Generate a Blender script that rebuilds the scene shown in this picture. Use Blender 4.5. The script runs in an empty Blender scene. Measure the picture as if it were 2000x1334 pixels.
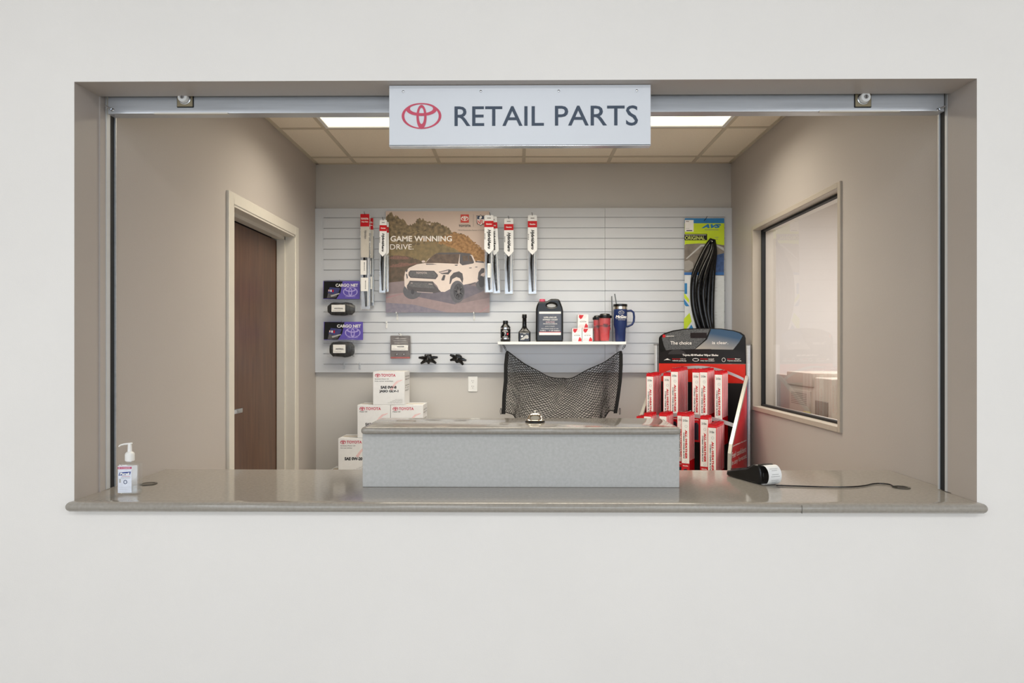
import bpy, bmesh, math, random
from mathutils import Vector, Matrix
random.seed(7)
sc = bpy.context.scene
COL = sc.collection
F = 1307.0; PSI = math.atan(12/F); CH = 1.40; HY = 680.0
# ---------------------------------------------------------------- camera
cd = bpy.data.cameras.new('camera'); cam = bpy.data.objects.new('camera', cd); COL.objects.link(cam)
cam.location = (0, 0, CH); cam.rotation_euler = (math.pi/2, 0, PSI)
cd.sensor_width = 36; cd.lens = F/2000*36; cd.shift_y = 13/2000; cd.clip_start = .05
sc.camera = cam
# ---------------------------------------------------------------- world, lights, exposure
wd = bpy.data.worlds.new('world'); sc.world = wd; wd.use_nodes = True
bg = wd.node_tree.nodes['Background']; bg.inputs[0].default_value = (.80, .88, 1, 1); bg.inputs[1].default_value = .9
sc.view_settings.view_transform = 'Standard'; sc.view_settings.look = 'None'
sc.view_settings.exposure = 0.0; sc.view_settings.gamma = 1; sc.view_settings.use_curve_mapping = False
def area(name, loc, rot, sx, sy, power, col, spread=180):
    l = bpy.data.lights.new(name, 'AREA'); l.shape = 'RECTANGLE'; l.size = sx; l.size_y = sy
    l.energy = power; l.color = col; l.spread = math.radians(spread)
    o = bpy.data.objects.new(name, l); COL.objects.link(o); o.location = loc; o.rotation_euler = rot
    return o
# daylight coming through the lobby's storefront glazing, behind the camera
area('storefront_daylight', (0, -5.6, 1.75), (math.pi/2, 0, 0), 9.0, 2.9, 212, (.83, .915, 1))
# lobby ceiling fixtures
for lx in (-3.2, 0, 3.2):
    area('lobby_ceiling_lamp', (lx, -1.6, 3.42), (0, 0, 0), 1.2, 1.2, 46, (.95, .975, 1))
# parts room fixtures (light of the two troffers), an extra light and the neighbouring office fixture
for lx in (-.567, .647):
    area('troffer_lamp', (lx, 3.745, 2.712), (0, 0, 0), 1.12, .54, 18.5, (1, .915, .76), 146)
area('parts_room_extra_light', (0.04, 2.95, 2.70), (0, 0, 0), 1.0, .3, 3, (1, .93, .80), 146)  # extra area light, no fixture modelled for it
area('office_lamp', (2.9, 3.9, 2.66), (0, 0, 0), 1.2, 1.2, 66, (1, .97, .95))

# ---------------------------------------------------------------- helpers
def P(px, py, Y):
    u = (px-1000)/F; v = -(py-HY)/F
    dx = u*math.cos(PSI)-math.sin(PSI); dy = u*math.sin(PSI)+math.cos(PSI)
    return (Y*dx/dy, CH+Y*v/dy)
def lin(c):
    c = c/255.0
    return c/12.92 if c <= .04045 else ((c+.055)/1.055)**2.4
def rgb(c): return (lin(c[0]), lin(c[1]), lin(c[2]), 1)
MATS = {}
def mat(name, c, rough=.5, metal=0, var=.05, nscale=30, bump=0, bscale=200, spec=.5, emit=None, es=0, trans=0, ior=1.45, coat=0, alpha=1, c2=None, stretch=None):
    if name in MATS: return MATS[name]
    m = bpy.data.materials.new(name); m.use_nodes = True; nt = m.node_tree; N = nt.nodes; L = nt.links
    b = N['Principled BSDF']
    tc = N.new('ShaderNodeTexCoord'); mp = N.new('ShaderNodeMapping')
    if stretch: mp.inputs['Scale'].default_value = stretch
    L.new(tc.outputs['Object'], mp.inputs[0])
    ns = N.new('ShaderNodeTexNoise'); ns.inputs['Scale'].default_value = nscale; ns.inputs['Detail'].default_value = 4
    L.new(mp.outputs[0], ns.inputs[0])
    mx = N.new('ShaderNodeMix'); mx.data_type = 'RGBA'
    base = rgb(c)
    if c2 is None:
        a = [min(1, x*(1-var)) for x in base[:3]]+[1]; d = [min(1, x*(1+var)) for x in base[:3]]+[1]
    else: a = base; d = rgb(c2)
    rp = N.new('ShaderNodeMapRange'); rp.inputs[1].default_value = .32; rp.inputs[2].default_value = .68
    L.new(ns.outputs[0], rp.inputs[0]); L.new(rp.outputs[0], mx.inputs[0])
    mx.inputs[6].default_value = a; mx.inputs[7].default_value = d
    L.new(mx.outputs[2], b.inputs['Base Color'])
    b.inputs['Roughness'].default_value = rough; b.inputs['Metallic'].default_value = metal
    b.inputs['Specular IOR Level'].default_value = spec; b.inputs['IOR'].default_value = ior
    b.inputs['Transmission Weight'].default_value = trans; b.inputs['Coat Weight'].default_value = coat
    b.inputs['Coat Roughness'].default_value = .05
    b.inputs['Alpha'].default_value = alpha
    if emit: b.inputs['Emission Color'].default_value = rgb(emit); b.inputs['Emission Strength'].default_value = es
    if bump:
        n2 = N.new('ShaderNodeTexNoise'); n2.inputs['Scale'].default_value = bscale; n2.inputs['Detail'].default_value = 3
        L.new(mp.outputs[0], n2.inputs[0])
        bp = N.new('ShaderNodeBump'); bp.inputs['Strength'].default_value = bump; bp.inputs['Distance'].default_value = .002
        L.new(n2.outputs[0], bp.inputs['Height']); L.new(bp.outputs[0], b.inputs['Normal'])
    MATS[name] = m
    return m
def film(name, c, fac=.25, rough=.1, bmp=.6):
    # thin clear plastic: mostly see-through with a glossy skin
    if name in MATS: return MATS[name]
    m = bpy.data.materials.new(name); m.use_nodes = True; nt = m.node_tree; N = nt.nodes; L = nt.links
    N.remove(N['Principled BSDF']); out = N['Material Output']
    t = N.new('ShaderNodeBsdfTransparent'); g = N.new('ShaderNodeBsdfGlossy')
    g.inputs['Color'].default_value = rgb(c); g.inputs['Roughness'].default_value = rough
    ns = N.new('ShaderNodeTexNoise'); ns.inputs['Scale'].default_value = 60
    bp = N.new('ShaderNodeBump'); bp.inputs['Strength'].default_value = bmp; bp.inputs['Distance'].default_value = .004
    L.new(ns.outputs[0], bp.inputs['Height']); L.new(bp.outputs[0], g.inputs['Normal'])
    mx = N.new('ShaderNodeMixShader')
    rp = N.new('ShaderNodeMapRange'); rp.inputs[1].default_value = .35; rp.inputs[2].default_value = .65
    rp.inputs[3].default_value = fac*.55; rp.inputs[4].default_value = min(1, fac*1.45)
    L.new(ns.outputs[0], rp.inputs[0]); L.new(rp.outputs[0], mx.inputs[0])
    L.new(t.outputs[0], mx.inputs[1]); L.new(g.outputs[0], mx.inputs[2]); L.new(mx.outputs[0], out.inputs[0])
    MATS[name] = m
    return m

_tc = {}
def text_mesh(s, bold=0, shear=0):
    # returns unit-box vertices (x, y, lift) and faces
    k = (s, bold, shear)
    if k in _tc: return _tc[k]
    soft = 'M' in s and bold > 0          # this letter breaks when its outline is offset: thicken it with shifted layers
    c = bpy.data.curves.new('t', 'FONT'); c.body = s; c.size = 1; c.offset = 0 if soft else bold; c.shear = shear; c.resolution_u = 3
    if len(s) > 30: c.resolution_u = 1
    o = bpy.data.objects.new('t', c); me = o.to_mesh()
    base = [(p.co.x, p.co.y) for p in me.vertices]; bf = [tuple(q.vertices) for q in me.polygons]
    o.to_mesh_clear(); bpy.data.objects.remove(o); bpy.data.curves.remove(c)
    v = []; f = []
    for n, (ex, ey) in enumerate(((0,0), (-bold,0), (bold,0), (0,bold), (0,-bold)) if soft else ((0,0),)):
        o_ = len(v); v += [(a[0]+ex, a[1]+ey, n*3e-5) for a in base]; f += [tuple(q+o_ for q in t) for t in bf]
    x0 = min(a[0] for a in v); x1 = max(a[0] for a in v); y0 = min(a[1] for a in v); y1 = max(a[1] for a in v)
    v = [((a[0]-x0)/(x1-x0), (a[1]-y0)/(y1-y0), a[2]) for a in v]
    _tc[k] = (v, f); return _tc[k]

class MB:
    def __init__(s): s.v = []; s.f = []; s.mi = []; s.sm = []; s.mats = []; s.M = None
    def add(s, vs, fs, m, smooth=False, M=None):
        if m not in s.mats: s.mats.append(m)
        i = s.mats.index(m); o = len(s.v)
        for p in vs:
            p = Vector(p)
            if M is not None: p = M @ p
            if s.M is not None: p = s.M @ p
            s.v.append(p)
        for f in fs:
            s.f.append([o+k for k in f]); s.mi.append(i); s.sm.append(smooth)
        return s
    def box(s, x0, x1, y0, y1, z0, z1, m, bev=0, seg=2, M=None):
        x0, x1 = sorted((x0, x1)); y0, y1 = sorted((y0, y1)); z0, z1 = sorted((z0, z1))
        if bev <= 0:
            v = [(x0,y0,z0),(x1,y0,z0),(x1,y1,z0),(x0,y1,z0),(x0,y0,z1),(x1,y0,z1),(x1,y1,z1),(x0,y1,z1)]
            return s.add(v, [(0,3,2,1),(4,5,6,7),(0,1,5,4),(1,2,6,5),(2,3,7,6),(3,0,4,7)], m, False, M)
        bm = bmesh.new(); bmesh.ops.create_cube(bm, size=1)
        for q in bm.verts: q.co = Vector(((x0+x1)/2+q.co.x*(x1-x0), (y0+y1)/2+q.co.y*(y1-y0), (z0+z1)/2+q.co.z*(z1-z0)))
        bmesh.ops.bevel(bm, geom=bm.edges[:], offset=min(bev, .49*min(x1-x0, y1-y0, z1-z0)), segments=seg, affect='EDGES', profile=.5)
        return s.bm(bm, m, True, M)
    def bm(s, bm, m, smooth=False, M=None):
        bm.verts.index_update()
        s.add([q.co.copy() for q in bm.verts], [[q.index for q in f.verts] for f in bm.faces], m, smooth, M)
        bm.free(); return s
    def quad(s, a, b, c, d, m, M=None): return s.add([a,b,c,d], [(0,1,2,3)], m, False, M)
    def rect(s, x0, x1, z0, z1, y, m, M=None):       # upright rectangle facing -Y
        return s.quad((x0,y,z0),(x1,y,z0),(x1,y,z1),(x0,y,z1), m, M)
    def poly(s, pts, y, m, M=None):                  # concave flat polygon facing -Y
        c = bpy.data.curves.new('p', 'CURVE'); c.dimensions = '2D'; c.fill_mode = 'BOTH'
        sp = c.splines.new('POLY'); sp.points.add(len(pts)-1); sp.use_cyclic_u = True
        for q, a in zip(sp.points, pts): q.co = (a[0], a[1], 0, 1)
        o = bpy.data.objects.new('p', c); me = o.to_mesh()
        vs = [(q.co.x, y, q.co.y) for q in me.vertices]; fs = [tuple(q.vertices) for q in me.polygons]
        o.to_mesh_clear(); bpy.data.objects.remove(o); bpy.data.curves.remove(c)
        return s.add(vs, fs, m, False, M)
    def shape(s, loops, y0, y1, m, bev=0, smooth=False, M=None):   # outline(s) in XZ extruded along Y
        c = bpy.data.curves.new('p', 'CURVE'); c.dimensions = '2D'; c.fill_mode = 'BOTH'
        c.extrude = abs(y1-y0)/2-bev; c.bevel_depth = bev; c.bevel_resolution = 2; c.offset = -bev
        for pts in loops:
            sp = c.splines.new('POLY'); sp.points.add(len(pts)-1); sp.use_cyclic_u = True
            for q, a in zip(sp.points, pts): q.co = (a[0], a[1], 0, 1)
        o = bpy.data.objects.new('p', c); me = o.to_mesh(); ym = (y0+y1)/2
        vs = [(q.co.x, ym-q.co.z, q.co.y) for q in me.vertices]; fs = [tuple(q.vertices) for q in me.polygons]
        o.to_mesh_clear(); bpy.data.objects.remove(o); bpy.data.curves.remove(c)
        return s.add(vs, fs, m, smooth, M)
    def lathe(s, prof, m, cx=0, cy=0, cz=0, seg=24, smooth=True, M=None, sx=1, sy=1):
        vs = []; fs = []; n = len(prof)
        for r, z in prof:
            for k in range(seg):
                a = 2*math.pi*k/seg; vs.append((cx+sx*r*math.cos(a), cy+sy*r*math.sin(a), cz+z))
        for i in range(n-1):
            for k in range(seg):
                k2 = (k+1) % seg; fs.append((i*seg+k, i*seg+k2, (i+1)*seg+k2, (i+1)*seg+k))
        if prof[0][0] > 1e-6: fs.append(tuple(range(seg-1, -1, -1)))
        if prof[-1][0] > 1e-6: fs.append(tuple((n-1)*seg+k for k in range(seg)))
        return s.add(vs, fs, m, smooth, M)
    def rings(s, secs, m, smooth=True, cap=True, M=None):
        n = len(secs[0]); vs = [p for r in secs for p in r]; fs = []
        for i in range(len(secs)-1):
            for k in range(n):
                k2 = (k+1) % n; fs.append((i*n+k, i*n+k2, (i+1)*n+k2, (i+1)*n+k))
        if cap: fs.append(tuple(range(n-1, -1, -1))); fs.append(tuple((len(secs)-1)*n+k for k in range(n)))
        return s.add(vs, fs, m, smooth, M)
    def tube(s, pts, r, m, seg=8, M=None, closed=False, cap=True):
        pts = [Vector(p) for p in pts]; n = len(pts); secs = []; up = None
        for i, p in enumerate(pts):
            if closed: t = pts[(i+1) % n]-pts[i-1]
            else: t = pts[min(i+1, n-1)]-pts[max(i-1, 0)]
            if t.length < 1e-9: t = Vector((0,0,1))
            t.normalize()
            if up is None: up = Vector((0,0,1)) if abs(t.z) < .9 else Vector((0,1,0))
            a = t.cross(up)
            if a.length < 1e-4: a = t.cross(Vector((1,.3,0)))
            a.normalize(); b = a.cross(t); up = b
            rr = r[i] if isinstance(r, (list, tuple)) else r
            secs.append([p+rr*(math.cos(2*math.pi*k/seg)*a+math.sin(2*math.pi*k/seg)*b) for k in range(seg)])
        if closed: secs.append(secs[0]); cap = False
        return s.rings(secs, m, seg > 4, cap, M)
    def text(s, t, x0, x1, z0, z1, y, m, bold=0, shear=0, vert=False, M=None):
        v, f = text_mesh(t, bold, shear)
        if vert: vs = [(x0+(x1-x0)*b, y-d, z1-(z1-z0)*a) for a, b, d in v]     # reads top to bottom
        else: vs = [(x0+(x1-x0)*a, y-d, z0+(z1-z0)*b) for a, b, d in v]
        return s.add(vs, f, m, False, M)
    def ering(s, cx, cz, rx, rz, hx, hz, hrx, hrz, y, m, seg=40, M=None):
        vs = []; fs = []
        for k in range(seg):
            a = 2*math.pi*k/seg
            vs.append((cx+rx*math.cos(a), y, cz+rz*math.sin(a))); vs.append((hx+hrx*math.cos(a), y, hz+hrz*math.sin(a)))
        for k in range(seg):
            k2 = (k+1) % seg; fs.append((2*k, 2*k2, 2*k2+1, 2*k+1))
        return s.add(vs, fs, m, False, M)
    def emblem(s, cx, cz, w, y, m, M=None, fat=1.0):
        k = w/283.0
        cnt = [0]
        def r(ox, oy, orx, ory, ix, iy, irx, iry):
            g = fat-1; cnt[0] += 1; yy_ = y-.00015*cnt[0]
            s.ering(cx+(ox-303)*k, cz-(oy-279)*k, orx*k, ory*k, cx+(ix-303)*k, cz-(iy-279)*k, (irx-(orx-irx)*g)*k, (iry-(ory-iry)*g)*k, yy_, m, M=M)
        r(303,279,141,92, 303,279,122,83)
        r(303,233,109,46, 303,227,82,32)
        r(303,286,36,86, 303,278,19,58)
    def build(s, name, parent=None, loc=(0,0,0), world=False):
        # vertices are in world space when world=True: they are re-based on loc
        me = bpy.data.meshes.new(name)
        off = Vector(loc) if world else Vector((0,0,0))
        me.from_pydata([tuple(p-off) for p in s.v], [], s.f)
        for m in s.mats: me.materials.append(m)
        me.polygons.foreach_set('material_index', s.mi); me.polygons.foreach_set('use_smooth', s.sm)
        me.update()
        bm = bmesh.new(); bm.from_mesh(me)
        bmesh.ops.remove_doubles(bm, verts=bm.verts, dist=1e-6) if False else None
        bm.free()
        if any(s.sm):
            try: me.set_sharp_from_angle(angle=math.radians(40))
            except Exception: pass
        o = bpy.data.objects.new(name, me); COL.objects.link(o)
        if parent is not None: o.parent = parent
        else: o.location = loc
        return o
def thing(name, label, cat, loc=(0,0,0), rz=0, group=None):
    o = bpy.data.objects.new(name, None); COL.objects.link(o); o.empty_display_size = .05
    o.location = loc; o.rotation_euler = (0,0,rz); o['label'] = label; o['category'] = cat
    if group: o['group'] = group
    return o
def tag(o, label, cat, group=None):
    o['label'] = label; o['category'] = cat
    if group: o['group'] = group
    return o
def struct(o, label=None, cat=None):
    o['kind'] = 'structure'
    if label: o['label'] = label
    if cat: o['category'] = cat
    return o
def dup(root, loc, label, rz=None, group=None):
    r = root.copy(); COL.objects.link(r); r.location = loc; r['label'] = label
    if rz is not None: r.rotation_euler = (0,0,rz)
    if group: r['group'] = group
    for ch in list(root.children):
        c = ch.copy(); COL.objects.link(c); c.parent = r
        for g in ch.children:
            d = g.copy(); COL.objects.link(d); d.parent = c
    return r
def T(x, y, z): return Matrix.Translation((x, y, z))
def RZ(a): return Matrix.Rotation(a, 4, 'Z')
def RY(a): return Matrix.Rotation(a, 4, 'Y')
def RX(a): return Matrix.Rotation(a, 4, 'X')
def rrect(w, d, r, n=4, cx=0, cy=0):
    pts = []
    for (sx, sy, a0) in ((1,1,0), (-1,1,90), (-1,-1,180), (1,-1,270)):
        for k in range(n+1):
            a = math.radians(a0+90*k/n); pts.append((cx+sx*(w/2-r)+r*math.cos(a), cy+sy*(d/2-r)+r*math.sin(a)))
    return pts

# ---------------------------------------------------------------- materials
M_front = mat('lobby_wall_paint', (231,227,222), .55, var=.012, nscale=3, bump=.12, bscale=260)
M_grey = mat('greige_wall_paint', (178,171,166), .42, var=.012, nscale=2, bump=.18, bscale=240, spec=.4)
M_back = mat('pale_wall_paint', (194,191,187), .5, var=.012, nscale=2, bump=.15, bscale=240)
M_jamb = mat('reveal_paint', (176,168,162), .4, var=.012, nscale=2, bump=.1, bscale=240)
M_tile = mat('ceiling_tile', (240,229,211), .9, var=.03, nscale=120, bump=.3, bscale=300)
M_tbar = mat('ceiling_grid', (202,191,172), .6, var=.01)
M_floorm = mat('floor_tile', (176,170,160), .3, var=.05, nscale=6)
M_counter = mat('solid_surface', (148,142,133), .09, c2=(158,152,143), nscale=90, spec=.6)
M_riser = mat('solid_surface_lit', (178,177,173), .14, c2=(187,186,183), nscale=90, spec=.6)  # the countertop's solid surface, lightened in colour for lobby light on the riser
M_casing = mat('frame_paint', (205,200,190), .35, var=.01)
M_wframe = mat('window_frame_paint', (174,165,153), .35, var=.01)
M_wood = mat('door_veneer', (78,54,42), .3, c2=(98,70,53), nscale=9, stretch=(6,6,.45))
M_alu = mat('aluminium', (192,195,199), .32, metal=.5, var=.06, nscale=14, stretch=(.3,1,6))
M_steel = mat('bright_steel', (205,208,212), .2, metal=1, var=.03)
M_chrome = mat('chrome', (220,214,200), .08, metal=1, var=.02)
M_galv = mat('galvanised_lip', (205,208,210), .4, metal=.25, var=.02)
M_white = mat('white_plastic', (232,232,230), .35, var=.01)
M_dark = mat('dark_gap', (22,24,26), .6)
M_black = mat('black_plastic', (11,11,12), .25, var=.08)
M_blackg = mat('black_gloss', (12,12,14), .12, var=.05)
M_blackm = mat('black_fabric', (9,9,10), .8, var=.1)
M_slat = mat('slatwall_laminate', (200,203,208), .2, var=.012, nscale=5)
M_slot = mat('slatwall_groove', (182,182,184), .35, metal=.15, var=.01)
M_red = mat('red_print', (196,30,36), .35, var=.03)
M_redd = mat('red_shell', (192,18,30), .25, var=.04)
M_pink = mat('pink_card', (225,190,192), .5, var=.03)
M_wprint = mat('white_print', (236,234,230), .45, var=.01)
M_wcard = mat('white_card', (230,231,232), .5, var=.02)
M_kprint = mat('black_print', (34,34,38), .5, var=.02)
M_gprint = mat('grey_print', (120,118,116), .5)
M_lgrey = mat('pale_grey_print', (178,178,176), .5)
M_logo = mat('crimson_print', (196,70,94), .45)
M_navytxt = mat('slate_blue_print', (52,66,84), .45)
M_sign = mat('sign_panel', (214,217,222), .35, var=.008, nscale=3)
M_clear = film('clear_plastic', (235,238,240), .20, .08)
M_bag = film('clear_bag', (235,238,240), .055, .08)
M_acry = film('acrylic', (235,238,240), .13, .05)

# ================================================================ STRUCTURE
XL, XR, YB, ZC = -1.4635, 1.532, 4.83, 2.73
YO, YI = 2.20, 2.33                    # front wall faces
JL, JR, ZH, ZT = -1.468, 1.4985, 2.281, .897
ZTu = ZT-.032
# front wall with the service opening
b = MB(); X0, X1, Z1 = -5.2, 5.2, 3.5
for (a0,a1,c0,c1) in ((X0,JL,0,Z1),(JR,X1,0,Z1),(JL,JR,ZH,Z1),(JL,JR,0,ZTu)):
    b.rect(a0,a1,c0,c1,YO,M_front)
    b.quad((a1,YI,c0),(a0,YI,c0),(a0,YI,c1),(a1,YI,c1),M_grey)
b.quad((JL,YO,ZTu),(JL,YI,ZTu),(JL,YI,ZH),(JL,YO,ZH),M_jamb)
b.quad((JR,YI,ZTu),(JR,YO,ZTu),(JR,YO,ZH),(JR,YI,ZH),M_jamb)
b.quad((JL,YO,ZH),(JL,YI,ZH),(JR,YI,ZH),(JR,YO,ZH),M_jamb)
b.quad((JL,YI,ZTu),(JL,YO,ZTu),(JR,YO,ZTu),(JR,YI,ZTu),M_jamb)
struct(b.build('wall_front'))
# left wall with door opening
DY0, DY1, DZ = 3.40, 4.345, 2.133
b = MB()
b.box(XL-.14, XL, YI, DY0, 0, 2.95, M_grey); b.box(XL-.14, XL, DY1, YB+.1, 0, 2.95, M_grey); b.box(XL-.14, XL, DY0, DY1, DZ, 2.95, M_grey)
struct(b.build('wall_left'))
# right wall with window opening
WY0, WY1, WZ0, WZ1 = 3.179, 4.385, .998, 2.192
b = MB()
for q in ((YI,WY0,0,2.95),(WY1,YB+.1,0,2.95),(WY0,WY1,0,WZ0),(WY0,WY1,WZ1,2.95)):
    b.box(XR, XR+.13, q[0], q[1], q[2], q[3], M_grey)
struct(b.build('wall_right'))
b = MB(); b.box(XL-.14, XR+.13, YB, YB+.1, 0, 2.95, M_back); struct(b.build('wall_back'))
b = MB(); b.box(-5.2, 5.2, -5.9, 6.2, -.1, 0, M_floorm); struct(b.build('floor'))
# ceiling of the parts room: tiles and T bars
gx = [XL, -1.174, -.567, .04, .647, 1.254, XR]; gy = [YI, 2.83, 3.44, 4.05, 4.66, YB]
b = MB()
for i in range(6):
    for j in range(5):
        if j == 2 and 1 <= i <= 4: continue
        b.box(gx[i]+.008, gx[i+1]-.008, gy[j]+.008, gy[j+1]-.008, ZC+.004, ZC+.02, M_tile)
for x in gx[1:-1]: b.box(x-.012, x+.012, YI, YB, ZC, ZC+.012, M_tbar)
for y in gy[1:-1]: b.box(XL, XR, y-.012, y+.012, ZC-.0006, ZC+.012, M_tbar)
for x0, x1, y0, y1 in ((XL, XL+.022, YI, YB), (XR-.022, XR, YI, YB), (XL, XR, YB-.022, YB)):
    b.box(x0, x1, y0, y1, ZC-.001, ZC+.012, M_tbar)
b.box(XL-.1, XR+.1, YI, YB+.05, ZC+.1, ZC+.14, M_tile)
struct(b.build('ceiling'))
# lobby shell behind the camera
b = MB(); b.box(-5.3, -5.2, -5.9, YO, 0, 3.6, M_front); struct(b.build('wall_lobby_left'))
b = MB(); b.box(5.2, 5.3, -5.9, YO, 0, 3.6, M_front); struct(b.build('wall_lobby_right'))
b = MB(); b.box(-5.3, 5.3, -5.9, YO, 3.5, 3.6, M_front); struct(b.build('ceiling_lobby'))
b = MB()
for x in (-5.1, -3.4, -1.7, 0, 1.7, 3.4, 5.1): b.box(x-.05, x+.05, -5.5, -5.42, 0, 3.5, M_alu)
b.box(-5.2, 5.2, -5.5, -5.42, 3.2, 3.5, M_alu); b.box(-5.2, 5.2, -5.5, -5.42, 0, .25, M_alu); b.box(-5.2, 5.2, -5.49, -5.43, 2.25, 2.33, M_alu)
struct(b.build('window_2'))
# office beyond the glass
b = MB(); b.box(XR+.13, 4.6, 5.9, 6.0, 0, 2.95, M_front); struct(b.build('wall_office_back'))
b = MB(); b.box(4.5, 4.6, YI, 5.9, 0, 2.95, M_front); struct(b.build('wall_office_right'))
b = MB(); b.box(XR+.13, 4.6, YI, 6.0, 2.74, 2.84, M_tile); struct(b.build('ceiling_office'))

# door
d = thing('door_1', 'brown veneer door in a pale painted frame on the left wall', 'door', (XL, (DY0+DY1)/2, 0)); d['kind'] = 'structure'; del d['label']; del d['category']
L0 = d.location
b = MB(); cw = .06
for y0, y1, z0, z1 in ((DY0-cw, DY0, 0, DZ+cw), (DY1, DY1+cw, 0, DZ+cw), (DY0, DY1, DZ, DZ+cw)):
    b.box(XL-.002, XL+.016, y0, y1, z0, z1, M_casing, .003, 1)
for y0, y1, z0, z1 in ((DY0, DY0+.01, 0, DZ), (DY1-.01, DY1, 0, DZ), (DY0, DY1, DZ-.01, DZ)):
    b.box(XL-.14, XL+.012, y0, y1, z0, z1, M_casing)
for y0, y1, z0, z1 in ((DY0+.01, DY0+.025, 0, DZ-.01), (DY1-.025, DY1-.01, 0, DZ-.01), (DY0+.01, DY1-.01, DZ-.03, DZ-.01)):
    b.box(XL-.10, XL-.05, y0, y1, z0, z1, M_casing)
b.build('door_frame', d, L0, True)
b = MB(); b.box(XL-.145, XL-.104, DY0+.014, DY1-.018, .01, DZ-.036, M_wood); leaf = b.build('door_leaf', d, L0, True)
b = MB(); hz = P(467, 806, 3.5)[1]
b.tube([(XL-.10, 3.52, hz), (XL-.05, 3.52, hz)], .010, M_steel, 10)
b.box(XL-.06, XL-.044, 3.505, 3.655, hz-.014, hz+.012, M_steel, .005); b.lathe([(.028,0),(.028,.006)], M_steel, M=T(XL-.104,3.52,hz) @ RY(math.pi/2))
b.build('door_handle', leaf, L0, True)

b = MB(); b.box(XL-.20, XL-.155, DY0-.1, DY1+.1, 0, 2.5, M_dark); struct(b.build('door_light_blocker'))  # added unseen dark panel, blocks outside light at the door gap
# window in right wall
w = thing('window_1', '', '', (XR, (WY0+WY1)/2, WZ0)); w['kind'] = 'structure'; del w['label']; del w['category']
L0 = w.location; b = MB(); fw = .028
for y0, y1, z0, z1 in ((WY0, WY0+fw, WZ0, WZ1), (WY1-fw, WY1, WZ0, WZ1), (WY0+fw, WY1-fw, WZ0, WZ0+fw), (WY0+fw, WY1-fw, WZ1-fw, WZ1)):
    b.box(XR-.010, XR+.05, y0, y1, z0, z1, M_wframe, .002, 1)
b.build('window_frame', w, L0, True)
b = MB(); g = fw+.0
for y0, y1, z0, z1 in ((WY0+g, WY0+g+.012, WZ0+g, WZ1-g), (WY1-g-.012, WY1-g, WZ0+g, WZ1-g), (WY0+g, WY1-g, WZ0+g, WZ0+g+.012), (WY0+g, WY1-g, WZ1-g-.012, WZ1-g)):
    b.box(XR+.044, XR+.07, y0, y1, z0, z1, M_dark)
b.build('gasket', w, L0, True)
b = MB(); 
for y0, y1, z0, z1 in ((WY0, WY0+fw, WZ0, WZ1), (WY1-fw, WY1, WZ0, WZ1), (WY0+fw, WY1-fw, WZ0, WZ0+fw), (WY0+fw, WY1-fw, WZ1-fw, WZ1)):
    b.box(XR+.07, XR+.14, y0, y1, z0, z1, M_casing)
b.build('outer_frame', w, L0, True)
def glassmat():
    m = bpy.data.materials.new('pane_glass'); m.use_nodes = True; nt = m.node_tree; N = nt.nodes; L = nt.links
    N.remove(N['Principled BSDF']); out = N['Material Output']
    t = N.new('ShaderNodeBsdfTransparent'); t.inputs[0].default_value = (.97,.95,.95,1)
    gl = N.new('ShaderNodeBsdfGlossy'); gl.inputs['Roughness'].default_value = .01
    fr = N.new('ShaderNodeFresnel'); fr.inputs[0].default_value = 1.5
    mu = N.new('ShaderNodeMath'); mu.operation = 'MULTIPLY'; mu.inputs[1].default_value = .85; mu.use_clamp = True
    mx = N.new('ShaderNodeMixShader'); L.new(fr.outputs[0], mu.inputs[0]); L.new(mu.outputs[0], mx.inputs[0])
    L.new(t.outputs[0], mx.inputs[1]); L.new(gl.outputs[0], mx.inputs[2]); L.new(mx.outputs[0], out.inputs[0]); return m
M_glass = glassmat()
b = MB(); xg = XR+.057
b.quad((xg,WY1-fw-.006,WZ0+fw+.006),(xg,WY0+fw+.006,WZ0+fw+.006),(xg,WY0+fw+.006,WZ1-fw-.006),(xg,WY1-fw-.006,WZ1-fw-.006), M_glass)
b.build('window_pane', w, L0, True)

# ================================================================ COUNTER
CY1 = 2.765
b = MB()
def bull(x0, x1, y0, y1, z0, z1, m, r):
    # slab with a rounded nose on front (and ends), built as stacked outlines
    secs = []; n = 7
    for k in range(n+1):
        a = -math.pi/2+math.pi*k/n; ins = r*(1-math.cos(a)); z = (z0+z1)/2+(z1-z0)/2*math.sin(a)
        secs.append([(x0+ins,y1,z),(x0+ins,y0+ins+.004,z),(x0+ins+.004,y0+ins,z),(x1-ins-.004,y0+ins,z),(x1-ins,y0+ins+.004,z),(x1-ins,y1,z)])
    b.rings(secs, m, True, True)
xa = P(127, 990, 2.17)[0]; xb = P(1930, 990, 2.17)[0]
bull(xa, xb, YO-.034, YO-.0005, ZT-.032, ZT, M_counter, .013)
b.box(JL+.001, JR-.001, YO-.0005, YI+.001, ZT-.031, ZT, M_counter)
b.box(XL+.001, XR-.002, YI+.001, CY1, ZT-.031, ZT, M_counter, 0)
b.box(.58+.335, .58+.3358, YO-.036, YO-.02, ZT-.030, ZT-.004, mat('seam', (120,118,112), .4))
ct = b.build('countertop', None, (0, YO, ZT-.032), True)
tag(ct, 'long grey solid-surface countertop with rounded nose filling the service opening', 'countertop')
b = MB(); b.box(XL+.002, XR-.002, YI+.003, CY1-.06, 0, ZT-.0325, M_white); tag(b.build('counter_cabinet', None, (0,2.5,0), True), 'white base cabinet under the countertop', 'cabinet')
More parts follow.
